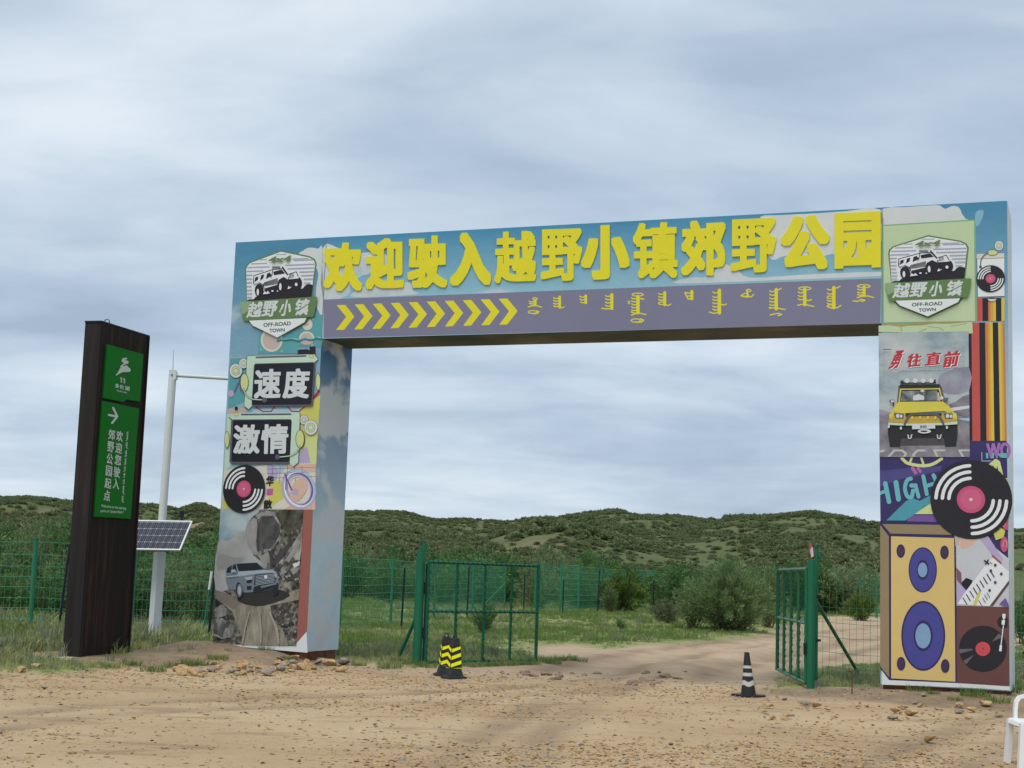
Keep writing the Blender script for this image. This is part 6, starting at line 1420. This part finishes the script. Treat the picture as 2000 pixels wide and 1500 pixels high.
for i in (2, 4, 6):
    mb = MB(); P = []
    for zz in (zs[i], zs[i + 1]): P += [cw + tl_ * (zz / .65) + Vector(((cr2(zz) + .001) * math.cos(k * math.pi / 9), (cr2(zz) + .001) * math.sin(k * math.pi / 9), zz + (0.014 * math.sin(k * 1.3) if zz in (.165, .235) else 0))) for k in range(18)]
    mb.faces(P, [(k, (k + 1) % 18, 18 + (k + 1) % 18, 18 + k) for k in range(18)], CWHT, True); mb.build('white_band', t)

# --- plastic chair, facing left, at the right edge
CH = mat('white_plastic', (0.74, 0.76, 0.77), 0.35, 0.04); co = g(1998, 1497); co = Vector((co.x + .17, co.y, 0)); ch = thing('plastic_chair', 'white plastic armchair cut off by the right edge of the photo', 'chair', co[:])
cz = math.radians(176); fx = Vector((math.cos(cz), math.sin(cz), 0)); fy = Vector((-fx.y, fx.x, 0))
def cq(x, y, z): return co + fx * x + fy * y + UPV * z
def slab(mb, pts, w, th, m, ax):                             # ribbon of rectangular section along pts; ax = width direction
    R_ = []
    for i, p in enumerate(pts):
        d = (pts[min(i + 1, len(pts) - 1)] - pts[max(i - 1, 0)]).normalized(); n = d.cross(ax).normalized()
        R_.append([p + ax * w / 2 + n * th / 2, p - ax * w / 2 + n * th / 2, p - ax * w / 2 - n * th / 2, p + ax * w / 2 - n * th / 2])
    V = [q for r in R_ for q in r]; F = [(4 * i + k, 4 * i + (k + 1) % 4, 4 * i + 4 + (k + 1) % 4, 4 * i + 4 + k) for i in range(len(R_) - 1) for k in range(4)] + [(3, 2, 1, 0), tuple(range(len(V) - 4, len(V)))]
    mb.faces(V, F, m, False)
mb = MB(); slab(mb, [cq(.245, 0, .395), cq(.235, 0, .425), cq(.20, 0, .435), cq(0, 0, .42), cq(-.2, 0, .405), cq(-.235, 0, .42)], .46, .02, CH, fy)
for sy in (-1, 1): slab(mb, [cq(.24, sy * .235, .415), cq(-.22, sy * .235, .40)], .03, .06, CH, fy)
mb.build('seat', ch)
for sy in (-1, 1):
    mb = MB(); slab(mb, [cq(.225, sy * .235, .43), cq(.235, sy * .245, .25), cq(.255, sy * .262, 0)], .07, .06, CH, fy); mb.build('leg', ch)
    mb = MB(); slab(mb, [cq(-.21, sy * .225, .41), cq(-.25, sy * .24, .2), cq(-.29, sy * .255, 0)], .07, .06, CH, fy); mb.build('leg', ch)
    mb = MB(); slab(mb, [Vector(p) for p in smooth([cq(.17, sy * .25, .42)[:], cq(.165, sy * .262, .53)[:], cq(.145, sy * .27, .625)[:], cq(.10, sy * .272, .655)[:], cq(-.08, sy * .268, .66)[:], cq(-.25, sy * .24, .68)[:]], 5, False)] if False else [cq(.175, sy * .25, .42), cq(.172, sy * .258, .52), cq(.160, sy * .266, .60), cq(.13, sy * .27, .645), cq(.08, sy * .272, .66), cq(-.08, sy * .268, .662), cq(-.25, sy * .24, .68)], .06, .034, CH, fy); mb.build('armrest', ch)
for k in range(5):
    y = (k - 2) * .092; mb = MB(); slab(mb, [cq(-.22, y, .43), cq(-.27, y, .6), cq(-.315, y * 1.02, .78)], .055, .018, CH, fy); mb.build('back_slat', ch)
mb = MB(); slab(mb, [cq(-.215, -.235, .42), cq(-.27, -.25, .62), cq(-.32, -.22, .81)], .04, .03, CH, fy); slab(mb, [cq(-.215, .235, .42), cq(-.27, .25, .62), cq(-.32, .22, .81)], .04, .03, CH, fy); slab(mb, [cq(-.318, -.24, .80), cq(-.325, 0, .835), cq(-.318, .24, .80)], .05, .03, CH, UPV); mb.build('back_frame', ch)

# --- far things
p = atY(1442, 1030, 260); tw = thing('transmission_tower', 'far lattice power pylon whose top shows above the hill crest', 'pylon', (p.x, p.y, p.z - 6)); STL = mat('pylon_steel', (0.16, 0.17, 0.18), 0.6)
def tq(px, py): return atY(px, py, 260)
mb = MB(); 
for a_, b_ in (((1428, 1005), (1432, 1012)), ((1432, 1012), (1452, 1009)), ((1452, 1009), (1453, 1004)), ((1428, 1005), (1440, 1011)), ((1430, 1010), (1450, 1007))): mb.bar(tq(*a_), tq(*b_), .09, STL, 4)
mb.build('cross_arm', tw)
mb = MB()
for a_, b_ in (((1436, 1012), (1431, 1095)), ((1446, 1011), (1452, 1095)), ((1436, 1012), (1448, 1040)), ((1446, 1012), (1434, 1040)), ((1434, 1040), (1451, 1070)), ((1448, 1040), (1432, 1070))): mb.bar(tq(*a_), tq(*b_), .09, STL, 4)
mb.build('tower_body', tw)
p = atY(355, 1009, 126); zz = float(hill_h(np.array([p.x]), np.array([126.0]))[0]); q = Vector((p.x, 126, zz)); sg = thing('signpost', 'tiny dark post with a white plate on the left hillside', 'sign', q[:])
mb = MB(); mb.bar(q - UPV * .3, q + UPV * 1.2, .09, DARKP, 6); mb.box(q + UPV * 1.25, .36, .12, .5, DARKP); mb.build('post', sg); mb = MB(); mb.box(q + Vector((0.1, -.1, .45)), .3, .05, .35, WP); mb.build('plate', sg)

# --- stones
ROCKM = [ramp_mat('sandstone', [(0.3, (0.22, 0.13, 0.06)), (0.5, (0.40, 0.265, 0.13)), (0.72, (0.56, 0.42, 0.25))], scale=4, detail=7, rough=0.9, bump=0.5), ramp_mat('grey_stone', [(0.3, (0.15, 0.125, 0.10)), (0.6, (0.30, 0.26, 0.21)), (0.75, (0.42, 0.37, 0.31))], scale=4, detail=7, rough=0.9, bump=0.5)]
def rock_mesh(seed, flat, m):
    rg = np.random.default_rng(seed); bmv = []
    import bmesh
    b = bmesh.new(); bmesh.ops.create_icosphere(b, subdivisions=2, radius=0.5)
    cuts = [(rg.normal(size=3), rg.uniform(.22, .42)) for _ in range(9)]
    for v in b.verts:
        p = np.array(v.co)
        for n, d in cuts:
            n = n / np.linalg.norm(n); k = p @ n
            if k > d: p = p - n * (k - d)
        p *= [1, rg.uniform(.98, 1.02) * .8, flat]; v.co = p
    me = bpy.data.meshes.new('stone'); b.to_mesh(me); b.free(); me.materials.append(m); return me
RK = [rock_mesh(i, f, ROCKM[k]) for i, (f, k) in enumerate(((.6, 0), (.45, 0), (.7, 0), (.35, 1), (.5, 1), (.3, 0)))]
def stone(px, py, w, k, label, group=None):
    p = gp(px, py); s = w * p.y / FPX; o = bpy.data.objects.new('stone', RK[k]); COL.objects.link(o)
    o.location = (p.x, p.y, p.z + s * .2); o.rotation_euler = (random.uniform(-.25, .25), random.uniform(-.25, .25), random.uniform(0, 6.28)); o.scale = (s, s, s * 1.1); tag(o, label, 'stone', group)
stone(72, 1306, 28, 0, 'large tan stone lying alone at the grass edge left of the totem sign'); stone(416, 1281, 24, 0, 'tan stone resting on the dirt mound under the left pillar'); stone(40, 1316, 26, 1, 'flat pale stone at the far left edge of the yard')
GQ = 'stones heaped in front of the left pillar'
for i in range(95):
    u = random.random(); px = 340 + 330 * u + random.gauss(0, 12); py = 1304 + random.gauss(0, 6) + (10 if u < .5 else 0); gr = random.random() < .3 + .3 * u
    stone(px, py, random.choice((11, 14, 18, 22, 27, 33)), random.choice((3, 4)) if gr else random.choice((0, 1, 2, 5)), ('greyish stone in the heap along the foot of the left pillar' if gr else 'tan sandstone chunk in the heap along the foot of the left pillar'), GQ)
GY = 'stones lying about the yard'
for i in range(70):
    px = random.uniform(20, 1980); py = 1345 + 150 * random.random() ** 1.3
    if 1180 < px < 1500 and py < 1380: continue
    stone(px, py, random.choice((7, 8, 9, 11, 14)), random.choice((1, 3, 5, 5, 4)), 'loose flat stone on the sandy yard', GY)
GZ = 'stones in front of the right pillar'
for i in range(60):
    px = random.uniform(1480, 1990); py = random.uniform(1372, 1410)
    stone(px, py, random.choice((8, 10, 12, 15, 20, 30)), random.choice((1, 5, 5, 5, 3)), 'flat sandstone piece at the foot of the right pillar', GZ)
stone(1815, 1452, 42, 5, 'broad flat brown stone in the yard right of the middle'); stone(1797, 1474, 20, 2, 'chunky brown stone just below the broad flat one')
CLOD = ramp_mat('soil_clod', [(0.3, (0.15, 0.105, 0.07)), (0.7, (0.30, 0.225, 0.155))], scale=6, detail=6, rough=1.0, bump=0.6)
CK = [rock_mesh(40 + i, .55, CLOD) for i in range(3)]
for i in range(34):
    c_ = ((1262, 1332, 26), (1300, 1321, 30), (1085, 1322, 40), (1010, 1316, 40))[i % 4]; p = gp(c_[0] + random.gauss(0, c_[2]), c_[1] + random.gauss(0, 4)); s = random.uniform(.08, .22)
    o = bpy.data.objects.new('clod', CK[i % 3]); COL.objects.link(o); o.location = (p.x, p.y, p.z + s * .05); o.rotation_euler = (0, 0, random.uniform(0, 6)); o.scale = (s * 1.5, s, s); tag(o, 'dark clod of soil thrown up in the sandy gateway track', 'clod', 'clods of soil in the gateway')
# gravel chips
n = 150000; y = 11.5 * (27.0 / 11.5) ** RG.random(n); x = RG.uniform(-1, 1, n) * .40 * y; m_, d_ = masks(x, y)
dens = np.clip(0.18 + 1.6 * fbm(x / 2.5, y / 2.5, 81, 4) + .35 * sstep(21.5, 24, y) - .35 * sstep(24.5, 27, y) * (x > -2) * (x < 6), 0.05, 1); k = (m_ < .5) & (RG.random(n) < dens)
x, y = x[k], y[k]; n = len(x); s = 0.010 + 0.060 * RG.random(n) ** 3.6
tag(scatter('gravel', np.stack([x, y, height(x, y) + s * .08], -1), [RK[1], RK[3], RK[5]], rand_rot(n, .2), np.stack([s * 1.3, s, s * .8], -1), RG.choice([0, 0, 0, 1, 2, 2, 2, 2], n)), 'stone chips strewn over the sandy yard', 'gravel', None, 'stuff')
# weeds at the mounds and posts
GW = 'small weeds on the dirt mounds'
wd_ = tuft_mesh('weed_tuft', 77, 150, 0.15, 0.20, 0.0045, LEAF['grass'], 1.3)
for px, py, s in ((425, 1296, .9), (470, 1290, .6), (520, 1294, .8), (560, 1298, .6), (380, 1300, 1.1), (345, 1304, 1.0), (1795, 1368, .9), (1905, 1368, 1.1), (1865, 1378, .6), (1822, 1372, .5), (1960, 1375, 1.3), (1945, 1385, 1.0), (790, 1300, 1.2), (830, 1304, 1.0), (760, 1306, 1.1), (700, 1300, .7), (300, 1312, 1.0), (255, 1300, .9), (215, 1304, .8), (1090, 1290, .8), (1060, 1294, 1.2), (1078, 1297, 1.0), (1105, 1293, 1.1), (1130, 1291, .9), (1035, 1298, 1.1), (1010, 1300, 1.0), (985, 1301, 1.2), (955, 1302, .9), (925, 1303, 1.0)):
    p = gp(px, py); o = bpy.data.objects.new('weed', wd_); COL.objects.link(o); o.location = p; o.scale = (s, s, s); o.rotation_euler.z = random.uniform(0, 6); tag(o, 'small dark green weed growing in bare dirt near the arch', 'weed', GW)
